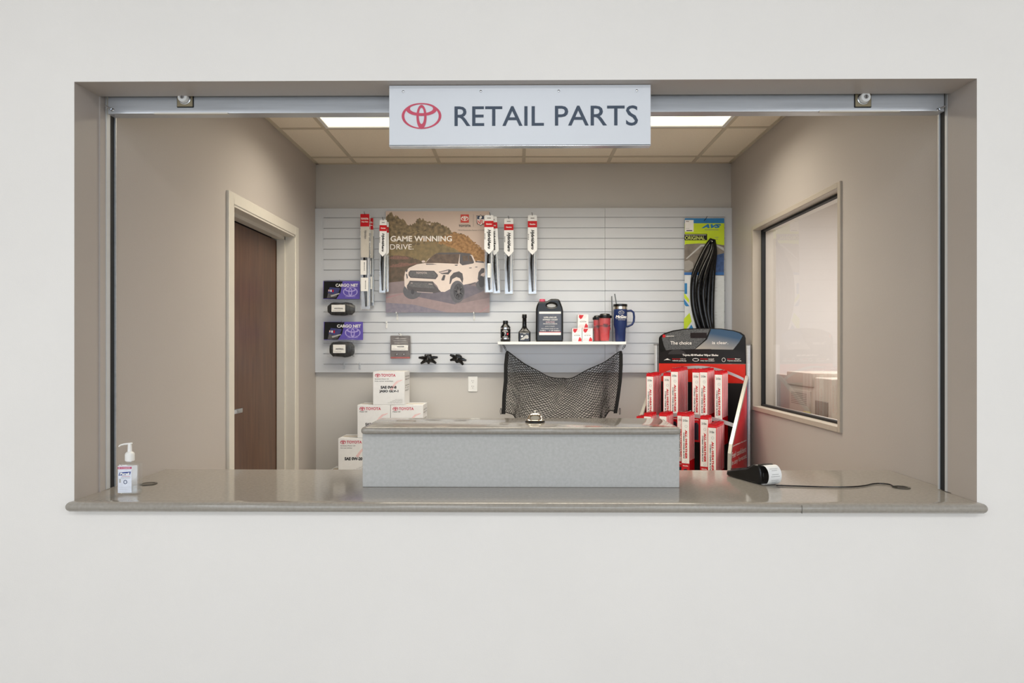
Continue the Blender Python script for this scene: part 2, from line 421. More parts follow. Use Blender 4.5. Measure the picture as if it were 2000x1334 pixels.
# riser
rs = thing('raised_ledge', 'grey speckled raised transaction ledge standing on the middle of the countertop', 'ledge', (.01, 2.43, ZT))
L0 = rs.location; zr = 1.4-.284
b = MB(); rx0 = P(708, 900, 2.418)[0]; rx1 = P(1327, 900, 2.418)[0]
b.box(rx0, rx1, 2.418, 2.70, ZT+.0005, zr-.026, M_riser, .001, 1)
b.build('ledge_body', rs, L0, True)
b = MB(); sx0 = P(704, 840, 2.395)[0]; sx1 = P(1331, 840, 2.395)[0]
secs = []
for k in range(8):
    a = -math.pi/2+math.pi*k/7; ins = .011*(1-math.cos(a)); z = zr-.013+.013*math.sin(a)
    secs.append([(x, y, z) for x, y in [( (sx0+sx1)/2+p[0], (2.392+2.73)/2+p[1]) for p in rrect(sx1-sx0-2*ins, .338-2*ins, .012, 3)]])
b.rings(secs, M_counter, True, True)
b.build('ledge_top', rs, L0, True)

# grommets
for px, py, lab in ((290, 947, 'dark oval cable grommet in the countertop right of the sanitizer bottle'), (1760, 951, 'dark cable grommet at the right end of the countertop taking the black cable')):
    Y = (CH-ZT)*F/(py-HY); X = P(px, py, Y)[0]
    b = MB(); b.lathe([(.026,0),(.030,.0004),(.030,.002),(.027,.0028),(.022,.003),(.021,.001),(.0,.001)], mat('grommet_plastic', (70,66,58), .3), seg=28)
    b.lathe([(.019,0),(.019,.0018)], mat('grommet_hole', (30,28,26), .5) if px > 1000 else mat('grommet_cap', (96,90,80), .3), seg=24)
    g = b.build('cable_grommet', None, (X, Y, ZT+.0002)); tag(g, lab, 'grommet')

# ================================================================ ROLLER SHUTTER
sh = thing('roller_shutter', 'raised aluminium counter shutter with keyed locks and side guide rails in the service opening', 'shutter', (0, 2.37, ZH))
L0 = sh.location
bx0, bx1 = -1.449, 1.488
zb = P(1000, 220.5, 2.35)[1]
b = MB(); b.box(bx0, bx1, 2.35, 2.392, zb, ZH+.12, M_alu, .0015, 1)
b.box(bx0+.03, bx1-.03, 2.344, 2.3505, zb-.0, zb+.004, M_alu)
for x0, x1 in ((-1.28,-1.02),(1.05,1.33)):
    b.box(x0, x1, 2.34, 2.352, zb-.003, zb+.0015, M_casing)
b.build('bottom_bar', sh, L0, True)
b = MB(); b.box(bx0+.01, bx1-.01, 2.36, 2.385, zb+.10, ZC-.08, M_alu); b.build('shutter_curtain', sh, L0, True)
for sgn, xx, rows in ((1, XL, ((.0022, 2.362, 2.384, M_galv), (.001, 2.384, 2.410, M_dark), (.006, 2.410, 2.416, M_alu))),
                      (-1, JR, ((.0, 2.3302, 2.350, M_jamb), (.0015, 2.350, 2.362, M_galv), (.0, 2.362, 2.390, M_dark), (.005, 2.390, 2.396, M_galv)))):
    b = MB()
    for wd_, y0, y1, m in rows: b.box(xx-sgn*(.033 if sgn < 0 else .0), xx+sgn*wd_, y0, y1, ZT+.002, ZH+.14, m)
    b.build('guide_rail', sh, L0, True)
for px, tilt in ((362, -1), (1685, 1)):
    X, Z = P(px, 197, 2.349)
    b = MB(); b.box(X-.030, X+.030, 2.3475, 2.351, Z-.024, Z+.03, M_dark, .002, 1)
    b.box(X-.027, X+.027, 2.3455, 2.349, Z-.021, Z+.03, mat('lock_plate', (150,138,112), .4, metal=.3)); 
    Mx = T(X, 2.346, Z+.006) @ RX(math.pi/2)
    b.lathe([(.021,0),(.021,.003),(.019,.004),(.0185,.006)], M_steel, M=Mx)
    b.lathe([(.017,.004),(.017,.018),(.0155,.020),(0,.020)], M_white, M=Mx)
    b.lathe([(.0075,.0195),(.0075,.0215),(0,.0215)], M_steel, M=Mx)
    b.box(-.001, .001, -.005, .005, .021, .0222, M_dark, M=Mx)
    b.build('lock_cylinder', sh, L0, True)
for px, dx in ((219, -1), (1833, 1)):
    X, Z = P(px, 212, 2.346)
    b = MB(); b.tube([(X, 2.340, Z-.004), (X+dx*.018, 2.336, Z+.006)], .0028, M_steel, 8); b.lathe([(.005,0),(.006,.003),(.003,.006)], M_steel, M=T(X, 2.351, Z-.004) @ RX(math.pi/2), seg=12)
    b.build('slide_bolt', sh, L0, True)

# ================================================================ HANGING SIGN
Ys = 2.238
x0, zt = P(760, 170, Ys); x1, _ = P(1271, 168, Ys); zb_ = P(1015, 284.5, Ys)[1]
sg = thing('hanging_sign', 'pale grey hanging sign reading RETAIL PARTS with red oval emblem, fixed under the opening head', 'sign', ((x0+x1)/2, Ys, zb_))
L0 = sg.location
b = MB(); b.box(x0, x1, Ys, Ys+.004, zb_, ZH-.001, M_sign, .001, 1)
b.box(x0, x1, Ys, Ys+.03, zb_-.0005, zb_+.003, M_steel); b.box(x0, x1, Ys+.004, Ys+.03, ZH-.004, ZH-.0008, M_sign)
b.box(x0, x1, Ys+.026, Ys+.03, zb_, ZH-.001, M_sign)
b.build('sign_panel', sg, L0, True)
def S(zx, zy):  # zoomed reading of the sign -> world
    return P(740+zx/3.636, 150+zy/3.636, Ys)
b = MB(); q0 = S(537, 350); q1 = S(1172, 208); b.text('RETAIL', q0[0], q1[0], q0[1], q1[1], Ys-.0008, M_navytxt, .006)
b.build('lettering', sg, L0, True); b = MB()
q0 = S(1250, 349); q1 = S(1840, 203); b.text('PARTS', q0[0], q1[0], q0[1], q1[1], Ys-.0008, M_navytxt, .006)
b.build('lettering', sg, L0, True)
b = MB(); c = S(303, 279); b.emblem(c[0], c[1], S(445,279)[0]-S(162,279)[0], Ys-.0008, M_logo); b.build('emblem', sg, L0, True)
for zx in (173, 724, 1277, 1831):
    c = S(zx, 106-(zx-173)*.004); b = MB(); b.lathe([(.0045,0),(.004,.002),(.0025,.003),(0,.0032)], M_steel, seg=14, M=T(c[0], Ys, c[1]) @ RX(math.pi/2)); b.build('rivet', sg, L0, True)

# ================================================================ CEILING LIGHTS
M_lens = mat('light_lens', (250,246,232), .4, emit=(255,246,222), es=1.5)
M_lens2 = mat('light_basket', (250,246,232), .4, emit=(255,242,214), es=1.15)
for k, (x0, x1, side) in enumerate(((-1.162, .028, 'left'), (.052, 1.242, 'right'))):
    t = thing('ceiling_light', 'lit rectangular recessed ceiling light panel seen %s of the hanging sign' % side, 'ceiling light', ((x0+x1)/2, 3.745, ZC), 0, 'ceiling light panels')
    L0 = t.location
    b = MB()
    for a, c_, e, f_ in ((x0, x1, 3.452, 3.472), (x0, x1, 4.018, 4.038), (x0, x0+.02, 3.472, 4.018), (x1-.02, x1, 3.472, 4.018)): b.box(a, c_, e, f_, ZC-.002, ZC+.03, M_white)
    b.build('light_frame', t, L0, True)
    b = MB(); b.box(x0+.02, x1-.02, 3.472, 4.018, ZC+.004, ZC+.02, M_lens)
    b.build('diffuser', t, L0, True)
    cxx = -1.162+.36 if k == 0 else 1.242-.25
    b = MB(); b.lathe([(.13,.012),(.125,.002),(.09,-.004),(0,-.006)], M_lens2, cxx-L0[0], 0, 0, seg=32, sy=1.3); b.build('round_basket', t, L0)
# ================================================================ OUTLET
X, Z = P(923.5, 750, YB); t = thing('wall_outlet', 'white duplex electrical outlet on the back wall below the slatwall', 'outlet', (X, YB, Z))
b = MB(); b.box(-.034, .034, -.006, .0005, -.055, .055, M_white, .002, 1)
b.build('cover_plate', t)
for dz in (.02, -.02):
    b = MB(); b.lathe([(.0165,0),(.0165,.002),(0,.002)], M_white, M=T(0,-.006,dz) @ RX(math.pi/2), seg=20)
    for dx, h in ((-.006,.008),(.006,.006)): b.box(dx-.0011, dx+.0011, -.0086, -.0078, dz+.002-h/2+.002, dz+.004+h/2, M_dark)
    b.lathe([(.0024,0),(.0024,.0004)], M_dark, M=T(0,-.0082,dz-.008) @ RX(math.pi/2), seg=10)
    b.build('socket', t)
# ================================================================ SLATWALL
YF = 4.803                              # slatwall front face
def B(px, py, Y=YF): return P(px, py, Y)
g_ys = [425, 445.5, 465.5, 485.5, 505.5, 526, 546, 566, 586, 606.5, 626.5, 647, 667, 687.5, 708, 728]
xs_l = B(632, 500)[0]; xs_m = B(1181.5, 500)[0]; xs_r = B(1416, 500)[0]
ztop = B(1000, 406.5)[1]; zbot = B(1000, 727.5)[1]
zg = [B(1000, y)[1] for y in g_ys[:-1]]
pitch = .0752
zg = [zg[0]-pitch*k for k in range(15)]
for x0, x1, lab in ((xs_l, xs_m-.0008, 'wide pale grey grooved slatwall behind the truck poster'),
                    (xs_m+.0008, xs_r, 'narrow pale grey grooved slatwall behind the lime visor pack')):
    zz = [ztop]+[z for z in zg]+[None]
    b = MB(); prev = ztop
    for z in zg:
        b.box(x0, x1, YF, YF+.012, z+.0033, prev, M_slat)
        b.box(x0, x1, YF+.006, YF+.012, z-.0033, z+.0033, M_slot)
        prev = z-.0033
    b.box(x0, x1, YF, YF+.012, zbot, prev, M_slat)
    b.box(x0, x1, YF+.012, YB-.0005, zbot, ztop, M_slat)
    tag(b.build('slatwall', None, ((x0+x1)/2, YB, zbot), True), lab, 'slatwall', 'slatwall panels')
xe0 = XL+.001; xe1 = XR-.001
b = MB(); b.box(xe0, xs_l-.0008, YF+.004, YB-.0005, zbot, ztop, M_slat); tag(b.build('edge_board', None, (xe0, YB, zbot), True), 'narrow plain board filling between left corner and slatwall', 'board')
b = MB(); b.box(xs_r+.0008, xe1, YF+.004, YB-.0005, zbot, ztop, M_slat); tag(b.build('edge_board', None, (xe1, YB, zbot), True), 'narrow plain board filling between slatwall and right corner', 'board')

# slatwall hook: plate on the wall and a wire peg coming out
def hook_mesh(ln=.09, m=M_steel):
    b = MB(); b.box(-.006, .006, -.004, 0, -.030, .004, m, .001, 1)
    b.tube([(0,-.004,-.008),(0,-ln*.8,-.008),(0,-ln,.004)], .0018, m, 6); return b
hk = hook_mesh(.06); b = hk
h0 = None
for px, py, lab in ((672, 712, 'small empty metal hook at the bottom left of the slatwall, left one of two'),
                (703, 712, 'small empty metal hook at the bottom left of the slatwall, right one of two'),
                (755, 632, 'small empty metal hook on the slatwall below the lower left corner of the poster')):
    X, Z = B(px, py)
    t = thing('slatwall_hook', lab, 'hook', (X, YF-.0006, Z), 0, 'empty slatwall hooks')
    b = MB(); b.box(-.006, .006, -.003, 0, -.034, .016, M_alu if py > 700 else M_white, .001, 1); b.build('back_plate', t)
    b = MB(); b.tube([(0,-.003,.002),(-.003,-.045,.002),(-.012,-.058,.006)], .0022, M_steel, 8); b.box(-.010,.002,-.030,-.026,.0,.006,M_steel,.001,1); b.build('peg', t)

# ---------------------------------------------------------------- poster
YP = 4.778
t = thing('truck_poster', 'square poster of a white pickup truck with words GAME WINNING DRIVE', 'poster', (B(855, 611, YP)[0], YP, B(855, 611, YP)[1]))
L0 = t.location
def PP(zx, zy, l=0): return B(740+zx/6.0625, 400+zy/6.0625, YP)
def pts(l): return [PP(a, c) for a, c in l]
x0, z0 = PP(82, 1276); x1, z1 = PP(1310, 76)
b = MB(); b.box(x0, x1, YP, YP+.006, z0, z1, M_wcard); b.build('poster_board', t, L0, True)
# printed picture, thin layers of ink
def ink(n, c, **k): return mat('ink_'+n, c, .45, **k)
I_sky = ink('sky', (200,180,168), var=.03, nscale=4)
I_tree = ink('tree', (78,68,50), c2=(148,126,92), nscale=38)
I_gold = ink('gold', (122,88,52), c2=(180,138,90), nscale=50)
I_mid = ink('mid', (112,98,72), c2=(138,120,84), nscale=30)
I_hill = ink('hill', (82,74,62), c2=(106,88,74), nscale=35)
I_road = ink('road', (122,112,116), c2=(142,128,130), nscale=12)
I_road2 = ink('road_near', (122,118,134), c2=(136,130,142), nscale=40)
I_pinkroad = ink('road_right', (146,130,132), c2=(156,138,140), nscale=30)
I_body = ink('truck_white', (222,208,200), var=.02); I_shade = ink('truck_side', (202,186,182), var=.02)
I_blk = ink('truck_dark', (88,85,88), var=.08); I_tyre = ink('tyre', (98,98,104), var=.08, nscale=60); I_glass = ink('glass', (84,72,66), c2=(110,92,80), nscale=30)
I_grill = ink('grille', (92,92,96), c2=(112,110,112), nscale=120); I_rim = ink('rim', (74,74,79)); I_line = ink('roadline', (160,122,128)); I_white = ink('white', (238,232,226))
lay = [0]
b = MB()
def L(l, m): lay[0] += 1; b.poly(pts(l), YP-.00001*lay[0]-.0003, m)
L([(82,76),(1310,76),(1310,1276),(82,1276)], I_sky)
random.seed(3)
def jag(prof, step=9, amp=14):
    out = []
    for (a, c), (d_, e) in zip(prof, prof[1:]):
        n = max(1, int(abs(d_-a)/step))
        for k in range(n):
            f_ = k/n; out.append((a+(d_-a)*f_+random.uniform(-3,3), c+(e-c)*f_+random.uniform(-amp, amp)))
    out.append(prof[-1]); return out
L([(84,1000),(84,150)]+jag([(88,140),(130,100),(150,85),(165,130),(200,130),(260,160),(300,185),(330,225),(370,235),(410,230),(440,200),(480,165),(520,170),(560,210),(600,240),(640,215),(680,210),(720,220),(770,250),(830,280),(860,330),(900,330),(980,345),(1040,380),(1100,430),(1150,480),(1200,520),(1250,560),(1300,600)])+[(1300,700),(1000,1000)], I_tree)
L(jag([(700,470),(760,380),(850,345),(900,330),(980,345),(1040,380),(1100,430),(1150,480),(1200,520),(1250,560),(1300,590)])+[(1300,700),(760,700)], I_gold)
rl = random.Random(9)
for (xa_, ya_, xb_, yb2, n_, m_) in ((100,150,330,250,26,I_tree),(440,190,640,240,20,I_tree),(640,230,840,330,22,I_tree),(760,400,900,350,14,I_gold),(900,345,1060,400,16,I_gold),(1060,420,1250,570,26,I_gold),(300,300,700,350,22,I_mid),(500,420,900,460,24,I_gold)):
    for q in range(n_):
        f_ = q/n_; cx_ = xa_+(xb_-xa_)*f_+rl.uniform(-14,14); cy_ = ya_+(yb2-ya_)*f_+rl.uniform(-26,22); rr_ = rl.uniform(7,20)
        L([(cx_+rr_*rl.uniform(.6,1.25)*math.cos(a), cy_+rr_*.7*rl.uniform(.6,1.25)*math.sin(a)) for a in [2*math.pi*k/9 for k in range(9)]], m_)
L(jag([(84,560),(200,520),(420,480),(600,440),(760,470),(900,520),(1000,600)])+[(1100,800),(84,900)], I_mid)
L(jag([(84,620),(200,600),(360,620),(540,680),(700,720)], 12, 8)+[(700,950),(84,950)], I_hill)
L(jag([(130,620),(200,600),(300,612),(360,630)], 8, 8)+[(350,650),(200,645),(130,640)], ink('bloom', (108,84,74), c2=(136,100,90), nscale=90))
L(jag([(130,720),(250,690),(400,690),(470,690)], 8, 8)+[(400,715),(250,740),(130,740)], ink('bloom', (150,100,92)))
L([(82,925),(320,900),(1000,820),(1310,830),(1310,1276),(82,1276)], I_road)
L([(82,1060),(300,1040),(500,1080),(900,1180),(1310,1100),(1310,1276),(82,1276)], I_pinkroad)
L([(82,1160),(400,1180),(820,1276),(82,1276)], I_road2)
L([(84,1095),(300,1045),(300,1050),(84,1110)], I_line); L([(1180,1276),(1310,1195),(1310,1203),(1195,1276)], I_line)
L([(350,1112),(460,1090),(900,1180),(1000,1120),(1240,1020),(1300,1000),(1020,940),(460,1000)], ink('ground_dark', (104,100,112), c2=(118,112,122), nscale=25))
# rear wheel, body
def ell(cx, cy, rx, ry, m, n=28): L([(cx+rx*math.cos(2*math.pi*k/n), cy+ry*math.sin(2*math.pi*k/n)) for k in range(n)], m)
ell(1205, 905, 62, 112, I_tyre); ell(395, 1020, 108, 98, I_tyre)
L([(1000,820),(1150,760),(1245,770),(1250,840),(1150,925),(1010,945)], I_shade)
L([(550,690),(590,640),(670,580),(720,570),(960,568),(1080,580),(1110,600),(1150,690),(1165,660),(1250,675),(1250,780),(1200,790),(1165,905),(1000,950),(840,1000),(780,1032),(720,1030),(690,960),(640,910),(370,900),(330,960),(345,1010),(305,960),(300,860),(312,790),(360,745),(450,705)], I_body)
L([(550,692),(612,622),(672,580),(720,572),(960,570),(940,700),(700,690)], I_glass)
L([(670,580),(720,567),(960,565),(1080,578),(1105,596),(960,585),(760,588)], I_blk)
L([(960,585),(1060,585),(1095,605),(1128,680),(1118,695),(990,718),(955,690)], I_blk)
L([(985,605),(1050,600),(1060,670),(1000,680)], I_glass); L([(1066,600),(1090,612),(1112,675),(1072,672)], I_glass)
ell(1035, 683, 38, 18, I_blk); ell(528, 672, 22, 13, I_shade)
for q in (700, 735, 770, 830, 910): ell(q+20, 640, 14, 32, I_glass)
L([(555,697),(640,698),(690,708),(560,710)], I_blk); L([(895,712),(935,708),(930,722),(905,722)], I_blk)
L([(1240,672),(1250,690),(1145,680),(1140,665)], I_blk)
L([(1145,682),(1255,690),(1255,760),(1180,770),(1160,800)], I_body)
# fenders
L([(835,940),(845,850),(885,805),(950,788),(990,815),(1000,880),(990,930),(960,870),(920,855),(870,880),(850,935)], I_blk)
L([(1170,880),(1180,800),(1215,752),(1250,750),(1250,800),(1210,820),(1190,905)], I_blk)
L([(1050,945),(1150,915),(1145,925),(1080,952)], I_blk)
# grille, lower bumper, lamps
L([(352,800),(372,778),(655,782),(700,830),(698,850),(672,882),(375,865),(350,835)], I_blk)
L([(362,805),(378,790),(645,792),(685,832),(662,866),(385,852),(362,830)], I_grill)
for k in range(3):
    for q in range(8): ell(400+q*34+(k%2)*14, 838-k*0+k*10-4, 12, 2.6, I_blk, 6)
L([(705,795),(830,765),(865,775),(825,825),(745,820)], I_blk); L([(715,800),(825,775),(815,800),(750,810)], I_shade)
L([(318,775),(345,765),(335,795),(318,798)], I_blk); L([(740,885),(765,830),(790,835),(775,895),(745,897)], I_blk); L([(322,820),(335,818),(345,865),(332,880)], I_blk)
L([(365,900),(640,908),(655,945),(735,1030),(660,1045),(440,1030),(340,1005),(330,980)], I_blk)
L([(375,915),(630,925),(640,955),(660,990),(400,975),(355,960)], I_grill); L([(380,922),(400,925),(400,930),(380,928)], I_body); L([(590,935),(635,940),(635,944),(590,940)], I_body)
L([(450,1028),(640,1040),(640,1046),(450,1034)], I_shade)
ell(930, 1030, 88, 132, I_tyre); ell(945, 1030, 62, 98, I_rim)
for k in range(6):
    a = 2*math.pi*k/6+.3; L([(945+8*math.cos(a+1.57), 1030+12*math.sin(a+1.57)),(945+52*math.cos(a-.12),1030+84*math.sin(a-.12)),(945+52*math.cos(a+.12),1030+84*math.sin(a+.12)),(945-8*math.cos(a+1.57),1030-12*math.sin(a+1.57))], I_grill)
ell(945, 1030, 16, 24, I_grill); ell(1215, 910, 34, 70, I_rim); ell(400, 1030, 20, 30, I_rim)
for (a, c, d_, e) in ((1068,745,1098,752),(1140,735,1166,742)): L([(a,c),(d_,c-3),(d_,e),(a,e)], I_blk)
b.build('printed_picture', t, L0, True)
yt = YP-.012; lay0 = YP-.00001*(lay[0]+2)-.0003
b = MB()
def PT(s_, x0, y0, x1, y1, m, bold=0): 
    a = PP(x0, y1); c = PP(x1, y0); b.text(s_, a[0], c[0], a[1], c[1], lay0, m, bold)
PT('GAME WINNING', 138, 368, 866, 436, I_white, .025); PT('DRIVE.', 134, 468, 410, 530, I_white, .0); b.build('slogan', t, L0, True)
b = MB(); PT('TOYOTA', 440, 795, 570, 818, I_shade, .02); b.build('grille_lettering', t, L0, True); b = MB()
q0 = PP(968,212); q1 = PP(1066,115); b.rect(q0[0], q1[0], q0[1], q1[1], lay0, ink('red', (200,62,50)))
c = PP(1017,163); b.emblem(c[0], c[1], q1[0]-q0[0]-.006, lay0-.0002, I_white, fat=1.5)
PT('TOYOTA', 946, 237, 1090, 262, M_kprint, .03)
b.build('maker_logo', t, L0, True); b = MB()
q0 = PP(1117,260); q1 = PP(1119,113); b.rect(q0[0], q1[0]+.0004, q0[1], q1[1], lay0, M_gprint)
for s_, m, dy in ((1, M_kprint, 0), (.88, I_white, .0002)):
    b.poly(pts([(1205+(x-1205)*s_, 182+(y-182)*s_) for x, y in ((1205,118),(1222,130),(1256,128),(1252,160),(1256,200),(1246,232),(1222,238),(1205,252),(1188,238),(1164,232),(1154,200),(1158,160),(1154,128),(1188,130))]), lay0-dy, m)
b.poly(pts([(1165,136),(1245,136),(1244,172),(1166,172)]), lay0-.0004, ink('shield_blue', (40,52,84))); 
b.poly(pts([(1188,152),(1200,140),(1218,138),(1222,150),(1210,166),(1192,168)]), lay0-.0006, I_white)
a = PP(1168,230); c = PP(1243,180); b.text('NFL', a[0], c[0], a[1], c[1], lay0-.0006, ink('red', (200,62,50)), .03)
PT('Official Automotive Partner of the NFL', 934, 292, 1262, 308, M_gprint, 0)
b.build('league_shield', t, L0, True)
for px, lab in ((776, 'left'), (926, 'right')):
    X, Z = B(px, 618)
    q = thing('poster_bracket', 'small white slatwall bracket holding up the poster at its lower %s' % lab, 'bracket', (X, YF-.0006, Z), 0, 'poster brackets')
    b = MB(); b.box(-.006, .006, -.004, 0, -.028, .022, M_white, .001, 1); b.box(-.003,.003,-.045,-.004,.018,.022,M_white,.001,1); b.box(-.003,.003,-.045,-.042,.018,.030,M_white); b.build('bracket_plate', q)
    b = MB(); b.lathe([(.0022,0),(.0022,.0006)], M_dark, M=T(0,-.0042,-.004) @ RX(math.pi/2), seg=10); b.lathe([(.0022,0),(.0022,.0006)], M_dark, M=T(0,-.0042,-.02) @ RX(math.pi/2), seg=10); b.build('screw_hole', q)

# ---------------------------------------------------------------- slatwall wiper packs
def wiper(px0, px1, py0, py1, Y, label, style=0, tilt=0, dark=False, short=False, hdx=0):
    X, Z1 = P((px0+px1)/2, py0, Y); k = Y/F; w_ = (px1-px0)*k; h = (py1-py0)*k
    t = thing('wiper_blade_pack', label, 'wiper blade pack', (X, Y, Z1), 0, 'wiper blade packs hanging on the slatwall'); t.rotation_euler = (0, tilt, 0)
    hw = w_/2; dp = .016
    if style == 0:
        ch = h*.49
        b = MB(); b.shape([[(-hw+.002,-.004),(-hw*.55,0),(hw*.55,0),(hw-.002,-.004),(hw,-ch+hw*.9),(0,-ch-hw*.2),(-hw,-ch+hw*.9)]], -dp-.0035, -dp-.0015, M_wcard)
        b.rect(-hw*.97, hw*.97, -h*.155, -h*.075, -dp-.004, M_redd); b.text('Genuine', -hw*.6, hw*.6, -h*.125, -h*.105, -dp-.0045, M_wprint, .03)
        b.text('HybridAero', -hw*.45, hw*.42, -h*.435, -h*.185, -dp-.0045, M_kprint, .05, .3, True)
        b.rect(-hw*.4, hw*.4, -h*.045, -h*.035, -dp-.0045, M_gprint); 
        for q in range(4): b.rect(-hw*.92, -hw*.75, -h*(.25+.02*q), -h*(.24+.02*q), -dp-.0045, M_kprint)
        b.build('header_card', t)
    else:
        b = MB(); b.box(-hw*.9, hw*.75, -dp-.0035, -dp-.0015, -h*.13, -.0, M_redd); b.text('TOYOTA', -hw*.8, hw*.6, -h*.06, -h*.04, -dp-.0045, M_wprint, .04); b.text('Wiper Blade', -hw*.7, hw*.55, -h*.09, -h*.075, -dp-.0045, M_wprint, .04)
        b.box(-hw*.8, hw*.7, -dp-.0035, -dp-.0015, -h*.45, -h*.13, mat('card_dull', (196,190,180), .4)); b.text('HybridAero', -hw*.3, hw*.3, -h*.26, -h*.17, -dp-.0045, M_gprint, .03, .2, True)
        b.build('header_card', t)
        b = MB(); b.box(-hw*.85, hw*.25, -dp-.0045, -dp-.0035, -h*.63, -h*.48, M_wprint); b.box(-hw*.8, hw*.55, -dp-.0045, -dp-.0035, -h*.80, -h*.66, M_wprint)
        for q0, xa_ in ((.5,-.1), (.69,.1)): b.text('85222', hw*(xa_-.12), hw*(xa_+.04), -h*(q0+.09), -h*q0, -dp-.0055, M_kprint, .02, 0, True)
        b.build('price_label', t)
    b = MB(); n = 10
    secs = []
    for k_, (zz, ins) in enumerate(((-.006,.004),(-.012,.001),(-h*.5,.0),(-h+.008,.0),(-h+.002,.003),(-h,.008))):
        secs.append([(x, y, zz) for x, y in rrect(w_-2*ins, dp-2*ins*.5, .004, 2, 0, -dp/2-.001)])
    b.rings(secs, M_clear, True, True); b.build('clear_tray', t)
    b = MB(); zt_ = -h*(.47 if style == 0 else .2)
    b.box(-hw*.78, hw*.78, -.003, -.0015, -h*.985, zt_, M_steel)
    b.tube([(-hw*.1,-dp*.5,zt_*.9),(-hw*.25,-dp*.6,-h*.6),(-hw*.1,-dp*.55,-h*.8),(hw*.05,-dp*.5,-h*.96)], [.010,.010,.008,.005], M_blackg, 8)
    b.tube([(hw*.5,-dp*.4,zt_),(hw*.42,-dp*.45,-h*.95)], .004, M_wcard, 6); b.tube([(hw*.2,-dp*.5,zt_),(hw*.15,-dp*.5,-h*.95)], .0025, M_black, 6)
    b.build('wiper_blade', t)
    b = MB(); b.tube([(hdx,YF-Y-.0005,.0),(hdx,-.003,-.0),(hdx-.001,-.006,.001)] if short else [(hdx,YF-Y-.0005,-.003),(hdx,-.03,-.003),(hdx-.004,-.04,.014)], .0018, M_dark, 6); b.build('hanging_hook', t)
    if dark and style == 0:
        b = MB(); b.box(-hw*.3, hw*.35, -dp-.0055, -dp-.0025, -h*.80, -h*.62, M_wprint); b.text('85222', -hw*.02, hw*.10, -h*.78, -h*.64, -dp-.006, M_kprint, 0, 0, True); b.build('price_label', t)
    return t
wiper(704, 725, 419, 607, 4.74, 'long clear wiper pack with red header hanging at the far left, front one of two', 1, .0)
wiper(716, 732, 427, 600, 4.785, 'long clear wiper pack hanging behind the red-headed one at far left', 1, .0, short=True)
wiper(742.5, 757, 430, 574, 4.715, 'slim white-carded wiper pack hanging over the left edge of the truck poster', 0, .02)
wiper(744.5, 760.5, 434, 572, 4.745, 'wiper pack mostly hidden behind the white-carded one on the poster left edge', 0, .0, short=True)
wiper(946, 964.5, 421, 573, 4.70, 'white-carded wiper pack with price sticker over the right edge of the poster', 0, 0, True, hdx=.009)
wiper(954, 971, 424, 575, 4.735, 'wiper pack hanging tilted just behind the one with price sticker by poster edge', 0, -.05, short=True)
wiper(984.5, 1003, 427.5, 576, 4.755, 'white-carded wiper pack with red band hanging second from right in the row', 0)
wiper(1030.5, 1049, 421, 576, 4.755, 'white-carded wiper pack with red band hanging alone, rightmost on the slatwall', 0)

